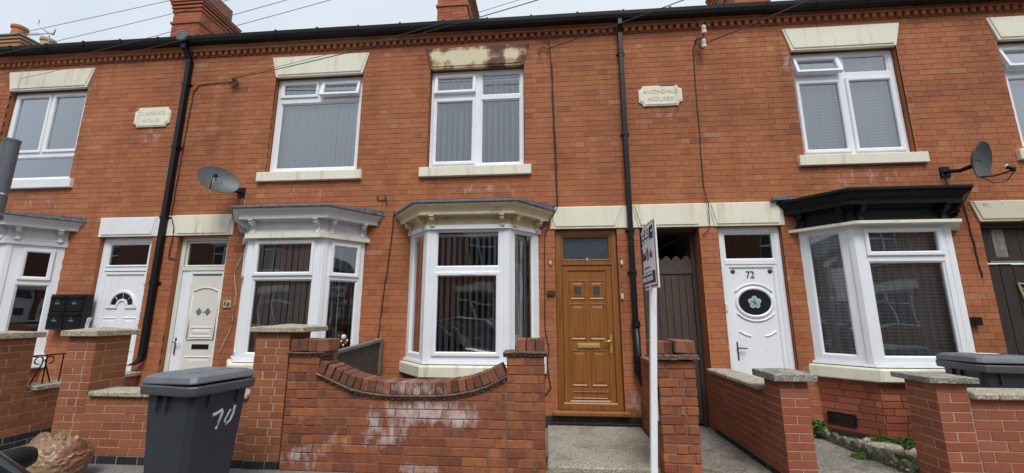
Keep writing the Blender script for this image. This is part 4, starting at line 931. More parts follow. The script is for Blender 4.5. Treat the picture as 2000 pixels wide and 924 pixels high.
cap(wc, -3.01, -2.44, FY - .05, -1.22, 1.285, 1.335, 'coping', .03)
# wall 3: old brick wall swept between two piers
wd_ = thing('garden_wall', 'old orange brick wall with swept brick-on-edge coping and white salt stains', 'wall', (-1.3, FY, 0), 0, 'front garden walls')
KX = [-2.27, -2.10, -1.93, -1.78, -1.60, -1.45, -1.25, -1.05, -.90, -.72, -.58, -.40]
KZ = [.855, .785, .715, .683, .664, .660, .660, .666, .680, .715, .760, .852]
def sweepz(x):
    x = min(max(x, KX[0]), KX[-1])
    for i in range(len(KX) - 1):
        if x <= KX[i + 1]:
            t = (x - KX[i]) / (KX[i + 1] - KX[i]); return KZ[i] * (1 - t) + KZ[i + 1] * t
CH = .0815
block(wd_, -2.59, -2.272, FY, -1.40, 0, 1.055, 'fr', 'old_brick', 'mortar_old', ch=CH, L=.228, j=.009, seed=16, jig=.003, headers=.3, bev=.0035)
block(wd_, -.402, -.045, FY, -1.40, 0, 1.06, 'fr', 'old_brick', 'mortar_old', ch=CH, L=.228, j=.009, seed=17, jig=.003, headers=.3, bev=.0035)
m_ = MB(); top_ = [(x, sweepz(x) - .004) for x in [-2.271 + 1.868 * i / 24 for i in range(25)]]; m_.prism([(-.403, 0), (-2.271, 0)] + top_, FY + .0055, -1.42); m_.build('mortar_core', M['mortar_old'], wd_)
rr = random.Random(21); k = 0; z = 0.0
while z < .87:
    x = -2.27 - rr.uniform(0, .2)
    while x < -.404:
        L_ = .116 if rr.random() < .28 else .230; a, b = max(x, -2.268), min(x + L_, -.406); x += L_
        if b - a < .04: continue
        a += .0045; b -= .0045; za, zb = z + .0045, z + CH - .0045
        ta, tb = min(zb, sweepz(a) - .006), min(zb, sweepz(b) - .006)
        if max(ta, tb) < za + .012: continue
        ta, tb = max(ta, za + .004), max(tb, za + .004)
        if ta > zb - .001 and tb > zb - .001:
            o = link('brick', box_brick(b - a, .10, zb - za, 'old_brick', .0035), wd_); o.location = ((a + b) / 2, FY + .05 + rr.uniform(-.003, .003), (za + zb) / 2); o.rotation_euler = (rr.uniform(-.008, .008), rr.uniform(-.006, .006), rr.uniform(-.012, .012))
        else:
            m_ = MB(); cx = (a + b) / 2; m_.prism([(a - cx, za), (b - cx, za), (b - cx, tb), (a - cx, ta)], -.05, .05)
            o = m_.build('brick', M['old_brick'], wd_, bev=.005); o.location = (cx, FY + .05, 0)
    z += CH; k += 1
def string_course(w_, pts, y0, y1, th=.042, name='tile_string'):
    m_ = MB(); rings = []
    for (x, z) in pts:
        rings.append([m_.pt(x, y, z + dz) for y, dz in ((y1, 0), (y0 + .02, 0), (y0 + .004, .006), (y0, .014), (y0 + .006, .022), (y0 - .012, .027), (y0 - .014, th - .005), (y0 - .008, th), (y1, th))])
    m_.loft(rings, True); o = m_.build(name, M['tile_string'], w_)
    # the nibs along the underside of the tile
    nb = MB(); L_ = 0; i = 0
    for (xa, za), (xb, zb) in zip(pts, pts[1:]):
        n_ = max(1, int(abs(xb - xa) / .045))
        for q in range(n_):
            t = (q + .5) / n_; xx, zz = xa + (xb - xa) * t, za + (zb - za) * t; nb.box(xx - .012, xx + .012, y0 + .006, y0 + .03, zz - .005, zz + .004)
    nb.build('tile_nib', M['tile_string'], o)
cpts = [(x, sweepz(x)) for x in [-2.285 + 1.885 * i / 30 for i in range(31)]]
string_course(wd_, cpts, FY - .02, -1.41)
n_ = 25; xs_ = [-2.285 + 1.882 * i / n_ for i in range(n_ + 1)]
for i in range(n_):
    a, b = xs_[i], xs_[i + 1]; za, zb = sweepz(a) + .042, sweepz(b) + .042; ang = math.atan2(zb - za, b - a); L_ = math.hypot(b - a, zb - za)
    o = link('coping_brick', box_brick(round(L_ - .007, 2), .235, .118, 'coping_old', .007), wd_)
    o.location = ((a + b) / 2 - math.sin(ang) * .060, FY + .105 + rr.uniform(-.006, .006), (za + zb) / 2 + math.cos(ang) * .060 + rr.uniform(-.003, .003)); o.rotation_euler = (0, -ang + rr.uniform(-.02, .02), rr.uniform(-.01, .01))
string_course(wd_, [(-2.60, 1.055), (-2.40, 1.05), (-2.22, 1.06)], FY - .02, -1.39, .04)
for i in range(4):
    o = link('coping_brick', box_brick([.085, .085, .085, .125][i], .23, .118, 'coping_old', .006), wd_); o.location = ([-2.535, -2.445, -2.355, -2.245][i], FY + .10, 1.158 + rr.uniform(-.003, .003)); o.rotation_euler = (0, rr.uniform(-.03, .03), rr.uniform(-.02, .02))
string_course(wd_, [(-.435, 1.062), (-.25, 1.072), (-.01, 1.068)], FY - .02, -1.39, .045)
for i in range(3):
    o = link('coping_brick', box_brick(.083, .23, .118, 'coping_old', .006), wd_); o.location = ([-.262, -.170, -.082][i], FY + .10, 1.172); o.rotation_euler = (0, rr.uniform(-.03, .03), rr.uniform(-.02, .02))
# wall 4: old ruined pier by the sign, with the divider behind it
we = thing('garden_wall', 'weathered old orange brick pier with loose top bricks behind the letting sign', 'wall', (1.17, FY, 0), 0, 'front garden walls')
block(we, 1.005, 1.335, FY, -1.31, 0, 1.045, 'flr', 'old_brick', 'mortar_old', ch=CH, L=.222, j=.009, seed=31, jig=.005, headers=.25, bev=.0045)
block(we, 1.17, 1.275, -1.305, -.02, 0, .93, 'l', 'old_brick', 'mortar_old', ch=CH, L=.228, j=.009, seed=32, jig=.004, bev=.004)
for i, (a, b, zz) in enumerate(((.96, 1.12, 1.05), (1.10, 1.19, 1.047), (1.17, 1.375, 1.053), (1.0, 1.2, 1.074), (1.19, 1.365, 1.076))):
    m_ = MB(); m_.box(a, b, FY - .035, -1.33, zz, zz + .022); m_.build('loose_tile', M['tile_string'], we, bev=.004)
for i in range(4):
    o = link('coping_brick', box_brick([.105, .085, .10, .10][i], .22, .12, 'coping_old', .009), we); o.location = ([1.015, 1.115, 1.215, 1.315][i] - .005, FY + .09 + [0, .03, -.01, .02][i], [1.158, 1.152, 1.168, 1.160][i]); o.rotation_euler = (0, [.02, -.03, .04, -.02][i], [.1, -.05, .06, -.08][i])
gp = tag(MB().box(.965, 1.0, -1.60, -1.50, .50, 1.06).build('gate_post', M['peeled_white'], bev=.004), 'short peeling white timber post fixed to the old brick pier', 'post')
# wall 5: side wall and pier of the oval-window house
wf = thing('garden_wall', 'red brick side wall with flat coping running to a capped pier by the white door', 'wall', (2.15, -.8, 0), 0, 'front garden walls')
block(wf, 2.055, 2.295, FY, -1.38, 0, .875, 'flr', 'red_brick', 'mortar_light', ch=.0735, blue=1, seed=41)
block(wf, 2.057, 2.265, -1.378, -.01, 0, .735, 'l', 'red_brick', 'mortar_light', ch=.0735, blue=1, seed=42)
cap(wf, 1.985, 2.355, FY - .06, -1.31, .877, .94, 'coping_grey', .03)
for a, b in ((-1.305, -.66), (-.655, -.01)): slab(wf, rect(2.015, 2.305, a, b), .737, .782, 'coping')
# wall 6: right-hand wall
wg = thing('garden_wall', 'red brick pier and wall with pale coping in front of the right-hand bin', 'wall', (3.9, FY, 0), 0, 'front garden walls')
block(wg, 3.345, 3.60, FY, -1.33, 0, .875, 'fl', 'red_brick', 'mortar_light', ch=.0795, seed=51)
block(wg, 3.601, 5.6, FY, -1.43, 0, .745, 'f', 'red_brick', 'mortar_light', ch=.0795, seed=52)
cap(wg, 3.27, 3.66, FY - .055, -1.28, .877, .925, 'coping_grey', .02)
xs_ = [3.605, 3.80, 4.45, 5.05, 5.6]
for a, b in zip(xs_, xs_[1:]): slab(wg, rect(a + .002, b - .002, FY - .05, -1.38), .747, .80, 'coping')

# dark timber fence panel between the two bays
fc_ = thing('fence_panel', 'short dark weathered board fence between the two bay windows', 'fence', (-2.32, -.7, 0))
m_ = MB(); m_.box(-2.36, -2.28, -.11, -.03, 0, 1.14); m_.build('post', M['grey_wood'], fc_, bev=.006)
m_ = MB(); m_.box(-2.36, -2.28, -1.36, -1.28, 0, 1.08); m_.build('post', M['grey_wood'], fc_, bev=.006)
n_ = 11
for i in range(n_):
    a = -1.275 + i * 1.16 / n_; m_ = MB(); m_.box(-2.318, -2.30, a + .002, a + 1.16 / n_ - .002, .08, 1.035 + .05 * i / n_); m_.build('board', M['fence_wood'], fc_, bev=.003)
m_ = MB(); i = [m_.pt(x, y, z + dz) for dz in (0, .04) for x, y, z in ((-2.34, -1.28, 1.035), (-2.28, -1.28, 1.035), (-2.28, -.11, 1.09), (-2.34, -.11, 1.09))]
for q in ((0, 1, 2, 3), (4, 5, 6, 7), (0, 1, 5, 4), (1, 2, 6, 5), (2, 3, 7, 6), (3, 0, 4, 7)): m_.face([i[k] for k in q])
m_.build('top_rail', M['grey_wood'], fc_, bev=.004)
m_ = MB(); m_.box(-2.296, -2.262, -1.28, -.11, .62, .68); m_.build('rail', M['fence_wood'], fc_, bev=.003)
# ================================================================== planting bed of the oval-window house
E0, E1 = Vector((3.22, -.02, 0)), Vector((3.30, -1.33, 0))
bed = MB(); i = [bed.pt(*p) for p in ((3.25, .0, .05), (3.33, -1.33, .05), (5.2, -1.33, .05), (5.2, .0, .05))]
bm_ = MB(); nx, ny = 34, 24; rr = random.Random(5); gr = []
for a in range(nx + 1):
    rw = []
    for b in range(ny + 1):
        x = 3.24 + (5.2 - 3.24) * a / nx + (.08 * (b / ny) if a == 0 else 0); y = -.0 - 1.33 * b / ny
        rw.append(bm_.pt(x, y, .055 + .02 * math.sin(x * 7 + y * 5) + rr.uniform(-.012, .012)))
    gr.append(rw)
for a in range(nx):
    for b in range(ny): bm_.face((gr[a][b], gr[a][b + 1], gr[a + 1][b + 1], gr[a + 1][b]))
structure(bm_.build('soil_bed', M['soil'], smooth=True))
EDGE = mat('edging_stone', (.15, .14, .105), .95, var=.3, vs=14, fine=.3, bmp=.7, bs=40, dirt=((.05, .065, .025), .5, .8), ds=7)
ed = thing('edging', 'scalloped concrete edging along the weedy bed under the black-corniced bay', 'edging', (3.25, -.65, 0))
n_ = 9
for k in range(n_):
    a = E0.lerp(E1, k / n_); b = E0.lerp(E1, (k + 1) / n_ - .008); T = frame_T((a.x, a.y), (b.x, b.y)); L_ = (b - a).length
    pts = [(0, 0), (L_, 0), (L_, .085)] + [(L_ * (1 - i / 8), .085 + .05 * math.sin(math.pi * i / 8)) for i in range(1, 8)] + [(0, .085)]
    m_ = MB(T); m_.prism(pts, -.025, .025); m_.build('edging_block', EDGE, ed, bev=.010)
def slab_stone(x, y, z, r_, label, seed):
    q = random.Random(seed); n = 7; pts = [(x + r_ * q.uniform(.7, 1.1) * math.cos(6.283 * k / n), y + .7 * r_ * q.uniform(.7, 1.1) * math.sin(6.283 * k / n)) for k in range(n)]
    m_ = MB(); m_.prism(pts, z, z + .045, 'xy'); return tag(m_.build('stone_slab', M['coping'], bev=.012), label, 'stone', 'broken slabs in the weedy bed')
slab_stone(3.55, -.68, .055, .20, 'broken pale slab lying nearest the air vent in the weedy bed', 1)
slab_stone(3.78, -.95, .055, .24, 'larger broken pale slab in the middle of the weedy bed', 2)
slab_stone(3.62, -1.2, .055, .13, 'small broken pale slab in front of the weedy bed', 3)
leaf_m = mat('leaf', (.055, .13, .022), .5, var=.3, vs=20, bmp=0, spec=.3); leaf2 = mat('leaf_light', (.10, .20, .035), .5, var=.3, vs=20, bmp=0, spec=.3)
def weed(x, y, z, r_, h_, n, label, seed, lm, lf=.03):
    q = random.Random(seed); t = thing('weed_plant', label, 'weed', (x, y, z), 0, 'weeds in the bed')
    lv = MB(); stx = MB()
    for k in range(n):
        a = q.uniform(0, 6.283); rad = r_ * math.sqrt(q.random()); c_ = Vector((rad * math.cos(a), rad * math.sin(a) * .8, h_ * (1 - .6 * (rad / r_) ** 2) * q.uniform(.25, 1.0)))
        if k % 6 == 0: stx.tube([(c_.x * .3, c_.y * .3, -.02), (c_.x * .7, c_.y * .7, c_.z * .6), c_], .002, 4)
        u = Vector((q.uniform(-1, 1), q.uniform(-1, 1), q.uniform(-.3, .5))).normalized(); v = u.cross(Vector((q.uniform(-.5, .5), q.uniform(-.5, .5), 1))).normalized(); s = lf * q.uniform(.5, 1.2)
        i = [lv.pt(*(c_ - u * s)), lv.pt(*(c_ + v * s * .5)), lv.pt(*(c_ + u * s + Vector((0, 0, -s * .3)))), lv.pt(*(c_ - v * s * .5))]; lv.face(i)
    lv.build('leaves', lm, t, local=True); stx.build('stems', lm, t, local=True)
weed(3.20, -.12, .03, .15, .21, 420, 'bushy green weed in the corner between white door and bay', 1, leaf2, .026)
weed(3.75, -.52, .06, .22, .09, 420, 'low green weeds against the bay wall right of the vent', 2, leaf_m, .02)
weed(4.05, -.56, .06, .22, .10, 420, 'low dark weeds against the bay wall farther right', 3, leaf_m, .02)
weed(3.42, -1.0, .05, .14, .05, 260, 'small mossy weed behind the scalloped edging', 4, leaf_m, .016)
weed(3.70, -1.12, .06, .18, .06, 320, 'patch of weed between the broken slabs', 5, leaf2, .018)
weed(3.19, -.85, .02, .10, .05, 200, 'small weed growing at the foot of the scalloped edging', 6, leaf2, .016)
weed(-.04, -1.25, .03, .04, .07, 50, 'tiny weed at the left edge of the concrete path slab', 7, leaf_m, .014)
gc = MB(); q = random.Random(9)
for k in range(1800):
    x = q.uniform(3.3, 4.6); y = q.uniform(-1.32, -.45); 
    if math.sin(x * 9 + y * 4) + math.sin(y * 11 - x * 3) < .1: continue
    z = .06 + .015 * math.sin(x * 7 + y * 5) + q.uniform(0, .012); a = q.uniform(0, 6.28); s = q.uniform(.006, .014)
    gc.face([gc.pt(x - s * math.cos(a), y - s * math.sin(a), z), gc.pt(x - s * .6 * math.sin(a), y + s * .6 * math.cos(a), z + .006), gc.pt(x + s * math.cos(a), y + s * math.sin(a), z + .01), gc.pt(x + s * .6 * math.sin(a), y - s * .6 * math.cos(a), z + .004)])
o = gc.build('ground_cover', leaf_m); tag(o, 'mossy green ground cover over the weedy bed', 'moss', kind='stuff')
gv = MB(); q = random.Random(10)
for k in range(500):
    x = q.uniform(3.26, 4.8); y = q.uniform(-1.32, -.3); z = .055; s = q.uniform(.006, .02); gv.box(x - s, x + s, y - s * q.uniform(.5, 1), y + s * q.uniform(.5, 1), z, z + s * 1.2)
o = gv.build('rubble', M['coping'], bev=.003); tag(o, 'scattered gravel and rubble over the weedy bed', 'gravel', kind='stuff')

# ================================================================== wheeled bins
def wheeled_bin(label, loc, rz, num=None, tilt=(0, 0)):
    t = thing('wheelie_bin', label, 'bin', loc, rz, 'grey wheeled bins'); t.rotation_euler = (tilt[0], tilt[1], rz)
    # local: front of the bin faces +x, width along y
    m_ = MB(); rings = []
    for (z, x0, x1, hw) in ((.05, -.20, .19, .19), (.07, -.21, .20, .20), (.55, -.235, .225, .225), (.86, -.25, .245, .24), (.90, -.25, .25, .243)):
        c = .035; rings.append([m_.pt(x, y, z) for x, y in ((x0 + c, -hw), (x1 - c, -hw), (x1, -hw + c), (x1, hw - c), (x1 - c, hw), (x0 + c, hw), (x0, hw - c), (x0, -hw + c))])
    m_.loft(rings, True); m_.build('body', M['grey_plastic'], t, bev=.004, local=True)
    m_ = MB(); rings = []
    for (z, e) in ((.885, .0), (.885, .036), (.90, .040), (.945, .042), (.955, .036), (.955, -.02)):
        x0, x1, hw, c = -.25 - e, .25 + e, .243 + e, .04; rings.append([m_.pt(x, y, z) for x, y in ((x0 + c, -hw), (x1 - c, -hw), (x1, -hw + c), (x1, hw - c), (x1 - c, hw), (x0 + c, hw), (x0, hw - c), (x0, -hw + c))])
    m_.loft(rings, False); m_.build('rim', M['rim_plastic'], t, local=True)
    TL = Matrix.Translation((-.28, 0, .96)) @ Matrix.Rotation(R(-2.6), 4, 'Y') @ Matrix.Translation((.28, 0, -.96))
    m_ = MB(TL); rings = []
    for (z, x0, x1, hw, c) in ((.955, -.285, .275, .270, .03), (.965, -.29, .280, .275, .03), (1.008, -.285, .268, .265, .035), (1.026, -.265, .238, .238, .05), (1.030, -.24, .2, .2, .05)):
        rings.append([m_.pt(x, y, z - (.010 if x > 0 else 0)) for x, y in ((x0 + c, -hw), (x1 - c, -hw), (x1, -hw + c), (x1, hw - c), (x1 - c, hw), (x0 + c, hw), (x0, hw - c), (x0, -hw + c))])
    m_.loft(rings, True); m_.build('lid', M['lid_plastic'], t, bev=.004, local=True)
    for yy in (-.13, -.045, .045, .13):
        m_ = MB(TL); m_.box(-.20, .16, yy - .010, yy + .010, 1.010, 1.029); m_.build('lid_rib', M['lid_plastic'], t, bev=.004, local=True)
    m_ = MB(); m_.tube([(-.30, -.20, .93), (-.345, -.20, .955), (-.345, .20, .955), (-.30, .20, .93)], .014, 8); m_.build('handle', M['grey_plastic'], t, smooth=True, local=True)
    for s in (-1, 1):
        for xx in (-.10, .0):
            m_ = MB(); m_.prism([(xx, .885), (xx + .010, .885), (xx + .008, .76), (xx + .002, .76)], s * .238, s * .262); m_.build('gusset', M['grey_plastic'], t, local=True)
        m_ = MB(); m_.lathe([(.02, -.02), (.088, -.022), (.095, -.014), (.095, .014), (.088, .022), (.02, .02)], (-.20, s * .215, .095), 20, 'y'); wh = m_.build('wheel', M['rubber'], t, smooth=40, local=True)
    for yy in (-.12, .12):
        m_ = MB(); m_.prism([(yy, .885), (yy + .010, .885), (yy + .008, .78), (yy + .002, .78)], .24, .268, 'yz'); m_.build('gusset', M['grey_plastic'], t, local=True)
    return t
def paint_mat():
    m, t, p = nodes('brushed_paint'); o = t.nodes['Material Output']; p.inputs['Base Color'].default_value = (.66, .68, .72, 1); p.inputs['Roughness'].default_value = .6
    vec = t.nodes.new('ShaderNodeTexCoord').outputs['Object']; n = noise(t, 26, 4, vec, (1, 1, .45), .7)
    tp = N(t, 'BsdfTransparent'); mxs = t.nodes.new('ShaderNodeMixShader'); t.links.new(ramp(t, [(.36, 0.), (.48, 1.)], n).outputs[0], mxs.inputs[0])
    t.links.new(tp.outputs[0], mxs.inputs[1]); t.links.new(p.outputs[0], mxs.inputs[2]); t.links.new(mxs.outputs[0], o.inputs['Surface']); return m
PAINT = paint_mat()
b1_ = wheeled_bin('dark grey wheeled bin with white painted number 70 standing on the pavement', (-2.86, -2.39, -.03), R(-12))
def stroke(pts, wd, parent):
    m_ = MB(); n = len(pts); L_ = []
    for k, (y, z) in enumerate(pts):
        a = Vector(pts[max(k - 1, 0)]); b = Vector(pts[min(k + 1, n - 1)]); d = (b - a).normalized(); nn = Vector((-d.y, d.x)); ww = wd * (1 - .35 * k / n)
        xs_ = .2255 + (z - .55) * (.02 / .31) + .003
        L_.append([m_.pt(xs_, y + nn.x * ww, z + nn.y * ww), m_.pt(xs_, y - nn.x * ww, z - nn.y * ww)])
    for a, b in zip(L_, L_[1:]): m_.face((a[0], b[0], b[1], a[1]))
    return m_.build('painted_digit', PAINT, parent, local=True)
stroke([(-.06, .715), (-.02, .722), (.02, .74), (.026, .72), (.008, .655), (-.008, .60)], .013, b1_)
stroke([(.128, .755), (.125, .70), (.105, .645), (.07, .618), (.058, .65), (.078, .70), (.095, .73)], .011, b1_)
b2_ = wheeled_bin('dark grey wheeled bin with a scuffed lid behind the right-hand wall', (4.42, -1.0, .03), R(-97))
m_ = MB(); m_.prism([(-.05, -.12), (.10, -.16), (.13, .02), (.0, .08)], 1.046, 1.047, 'xy'); m_.build('paint_scuff', PAINT, b2_, local=True)

# ================================================================== rubbish bag
def bag_mat():
    m, t, p = nodes('orange_bag'); vec = t.nodes.new('ShaderNodeTexCoord').outputs['Object']
    wob = t.nodes.new('ShaderNodeTexNoise'); wob.inputs['Scale'].default_value = 6; t.links.new(vec, wob.inputs['Vector'])
    v2 = t.nodes.new('ShaderNodeVectorMath'); v2.operation = 'MULTIPLY_ADD'; t.links.new(wob.outputs['Color'], v2.inputs[0]); v2.inputs[1].default_value = (.16, .16, .16); t.links.new(vec, v2.inputs[2])
    vo = N(t, 'TexVoronoi', Scale=5.5); t.links.new(v2.outputs[0], vo.inputs['Vector'])
    sp = t.nodes.new('ShaderNodeSeparateColor'); t.links.new(vo.outputs['Color'], sp.inputs[0])
    c = ramp(t, [(0, (.30, .19, .10)), (.2, (.46, .38, .31)), (.36, (.38, .24, .14)), (.5, (.17, .125, .055)), (.64, (.44, .35, .28)), (.76, (.40, .15, .10)), (.84, (.13, .10, .045)), (1, (.38, .26, .14))], sp.outputs[0], 'LINEAR').outputs[0]
    film = noise(t, 1, 5, vec, (30, 30, 6), .7); c = mixc(t, c, (.43, .24, .14), ramp(t, [(.38, .15), (.62, .7)], film).outputs[0])
    t.links.new(c, p.inputs['Base Color']); p.inputs['Roughness'].default_value = .22; p.inputs['Specular IOR Level'].default_value = .6
    cr_ = N(t, 'TexVoronoi', Scale=11.0, feature='DISTANCE_TO_EDGE'); t.links.new(v2.outputs[0], cr_.inputs['Vector'])
    h1 = ramp(t, [(0, 1.), (.10, .35), (.3, 0.)], cr_.outputs['Distance']).outputs[0]
    fine = noise(t, 34, 4, vec, None, .7); h = math_(t, 'ADD', math_(t, 'MULTIPLY', h1, .7), math_(t, 'MULTIPLY', film, 1.3)); bump(t, p, h, .5, .006)
    tl = N(t, 'BsdfTranslucent'); t.links.new(c, tl.inputs[0]); tp = N(t, 'BsdfTransparent'); tp.inputs[0].default_value = (.95, .72, .5, 1)
    m1 = t.nodes.new('ShaderNodeMixShader'); m1.inputs[0].default_value = .25; t.links.new(p.outputs[0], m1.inputs[1]); t.links.new(tl.outputs[0], m1.inputs[2])
    m2 = t.nodes.new('ShaderNodeMixShader'); m2.inputs[0].default_value = .14; t.links.new(m1.outputs[0], m2.inputs[1]); t.links.new(tp.outputs[0], m2.inputs[2]); t.links.new(m2.outputs[0], t.nodes['Material Output'].inputs['Surface']); return m
bg = thing('rubbish_bag', 'knotted translucent orange rubbish bag against the brown brick wall', 'bag', (-4.45, -2.06, -.01))
bm = bmesh.new(); bmesh.ops.create_uvsphere(bm, u_segments=96, v_segments=70, radius=1)
from mathutils import noise as mn
for v in bm.verts:
    p = v.co.copy(); a = math.atan2(p.y, p.x); up = max(0, p.z)
    rg = lambda s: 1 - 2 * abs(mn.noise(p * s + Vector((3, 1, 7))))
    fold = abs(math.sin(a * 7 + 3 * mn.noise(p * 1.5)))
    q_ = p + Vector((mn.noise(p * 2.3), mn.noise(p * 2.3 + Vector((5, 0, 0))), mn.noise(p * 2.3 + Vector((0, 7, 0))))) * .35
    def crease(s):
        ds_ = mn.voronoi(q_ * s)[0]; return max(0, 1 - (ds_[1] - ds_[0]) / .28)
    r_ = 1 + .12 * mn.noise(p * 1.5) + .07 * crease(2.0) + .028 * crease(4.2) + .05 * (fold - .5) * up - .05
    k = 1 - .45 * up ** 3
    zz = p.z * .19 * r_ + .175 + .04 * math.exp(-((p.x - .45) ** 2 + p.y ** 2) * 4) * up + (.13 * math.exp(-((p.x + .75) ** 2 + (p.y) ** 2) * 9) * up)
    dd = math.hypot(p.x - .05, p.y); ak = math.atan2(p.y, p.x - .05); pl = abs(math.sin(ak * 6.5 + 1.5 * mn.noise(p * 1.3)))
    zz += (.055 * math.exp(-(dd / .22) ** 2) + .028 * (pl - .5) * math.exp(-((dd - .3) / .28) ** 2) - .05 * math.exp(-((dd - .28) / .12) ** 2)) * up
    v.co = (p.x * .265 * r_, p.y * .22 * r_, max(0.004, zz))
me = bpy.data.meshes.new('bag_body'); bm.to_mesh(me); bm.free(); me.materials.append(bag_mat()); me.polygons.foreach_set('use_smooth', [True] * len(me.polygons)); me.set_sharp_from_angle(angle=R(48)); link('bag_body', me, bg, True)
m_ = MB(); q = random.Random(4)
for k in range(9):
    a = 6.283 * k / 9; m_.tube([(.015, 0, .27), (.015 + .02 * math.cos(a), .02 * math.sin(a), .31), (.015 + (.05 + .04 * q.random()) * math.cos(a), .05 * math.sin(a), .35 + .03 * q.random())], [.014, .010, .016], 6)
m_.build('knot', bpy.data.materials['orange_bag'], bg, smooth=True, local=True)

# ================================================================== letting sign on its post
sg = thing('letting_sign', 'white post with a navy and white TO LET board by the old brick pier', 'sign', (.90, -1.84, 0))
m_ = MB(); i = [m_.pt(x + dx, y, z) for (x, z) in ((.83, -.01), (.935, 1.80)) for dx, y in ((0, -1.87), (.056, -1.87), (.056, -1.82), (0, -1.82))]
for q in ((0, 1, 2, 3), (4, 5, 6, 7), (0, 1, 5, 4), (1, 2, 6, 5), (2, 3, 7, 6), (3, 0, 4, 7)): m_.face([i[k] for k in q])
m_.build('post', M['sign_white'], sg, bev=.004)
SA, SB = (.940, -1.53), (.930, -2.07)     # far and near edge of the board, seen from the left
TS = frame_T(SA, SB); SL = math.hypot(SB[0] - SA[0], SB[1] - SA[1])
SL_ = SL
def bowy(s): return .02 * ((s / SL_ - .5) * 2) ** 2
def board_quad(mb, s0, s1, z0, z1, off, n=10):
    A_ = []; B_ = []
    for k in range(n + 1):
        s = s0 + (s1 - s0) * k / n; A_.append(mb.pt(s, bowy(s) - off, z0)); B_.append(mb.pt(s, bowy(s) - off, z1))
    for k in range(n): mb.face((A_[k], A_[k + 1], B_[k + 1], B_[k]))
Z0, Z1 = 1.69, 2.30
m_ = MB(TS); n = 10; fr_ = []
for off in (.0, -.012):
    fr_.append([[m_.pt(SL * k / n, bowy(SL * k / n) - off, z) for k in range(n + 1)] for z in (Z0, Z1)])
for k in range(n):
    m_.face((fr_[0][0][k], fr_[0][0][k + 1], fr_[0][1][k + 1], fr_[0][1][k])); m_.face((fr_[1][0][k], fr_[1][0][k + 1], fr_[1][1][k + 1], fr_[1][1][k]))
    m_.face((fr_[0][1][k], fr_[0][1][k + 1], fr_[1][1][k + 1], fr_[1][1][k])); m_.face((fr_[0][0][k], fr_[0][0][k + 1], fr_[1][0][k + 1], fr_[1][0][k]))
m_.face((fr_[0][0][0], fr_[0][1][0], fr_[1][1][0], fr_[1][0][0])); m_.face((fr_[0][0][n], fr_[0][1][n], fr_[1][1][n], fr_[1][0][n]))
bd = m_.build('board', M['sign_white'], sg)
def sprint(name, s0, s1, z0, z1, off, mm):
    m_ = MB(TS); board_quad(m_, s0, s1, z0, z1, off); return m_.build(name, M[mm], bd)
sprint('red_border', .014, SL - .014, Z0 + .014, Z1 - .014, .002, 'sign_red')
sprint('white_border', .022, SL - .022, Z0 + .032, Z1 - .024, .004, 'sign_white')
sprint('navy_panel', .045, SL - .045, Z1 - .165, Z1 - .045, .006, 'navy')
sprint('navy_panel', .045, SL - .045, Z0 + .050, Z0 + .158, .006, 'navy')
def stext(s_, size, s, z, mm, sx=1.0, bold=0.0): 
    return text_obj('sign_lettering', s_, size, TS @ Matrix.Translation((s, bowy(s) - .009, z)), mm, bd, .0015, 'CENTER', sx, bold)
stext('TO', .115, SL * .27, Z1 - .095, 'sign_white', .95, .003); stext('LET', .115, SL * .66, Z1 - .095, 'sign_white', .95, .003)
stext('RESIDENTIAL LETTINGS', .03, SL * .5, Z1 - .160, 'sign_white')
stext('Ribb', .108, SL * .285, Z0 + .31, 'navy', .85, .001); stext('ds', .108, SL * .77, Z0 + .31, 'navy', .85, .001)
m_ = MB(TS); s = SL * .565; m_.prism([(s - .034, Z0 + 0.260), (s - .034, Z0 + 0.355), (s, Z0 + 0.387), (s + .034, Z0 + 0.355), (s + .034, Z0 + 0.260), (s + .014, Z0 + 0.260), (s + .014, Z0 + 0.330), (s - .014, Z0 + 0.330), (s - .014, Z0 + 0.260)], -.008, -.004); m_.build('house_emblem', M['sign_red'], bd)
stext('www.ribbods.co.uk', .03, SL * .5, Z0 + .197, 'sign_red')
stext('HINCKLEY ROAD LEICESTER', .030, SL * .5, Z0 + .137, 'sign_white'); stext('0116 258 6575', .058, SL * .5, Z0 + .088, 'sign_white', 1.15, .0015)
for (s, z) in ((SL * .12, Z1 - .20), (SL * .88, Z1 - .10)):
    m_ = MB(TS); m_.lathe([(.002, -.016), (.010, -.014), (.010, -.004)], (s, bowy(s), z), 8, 'y'); m_.build('fixing', M['paper_white'], bd)

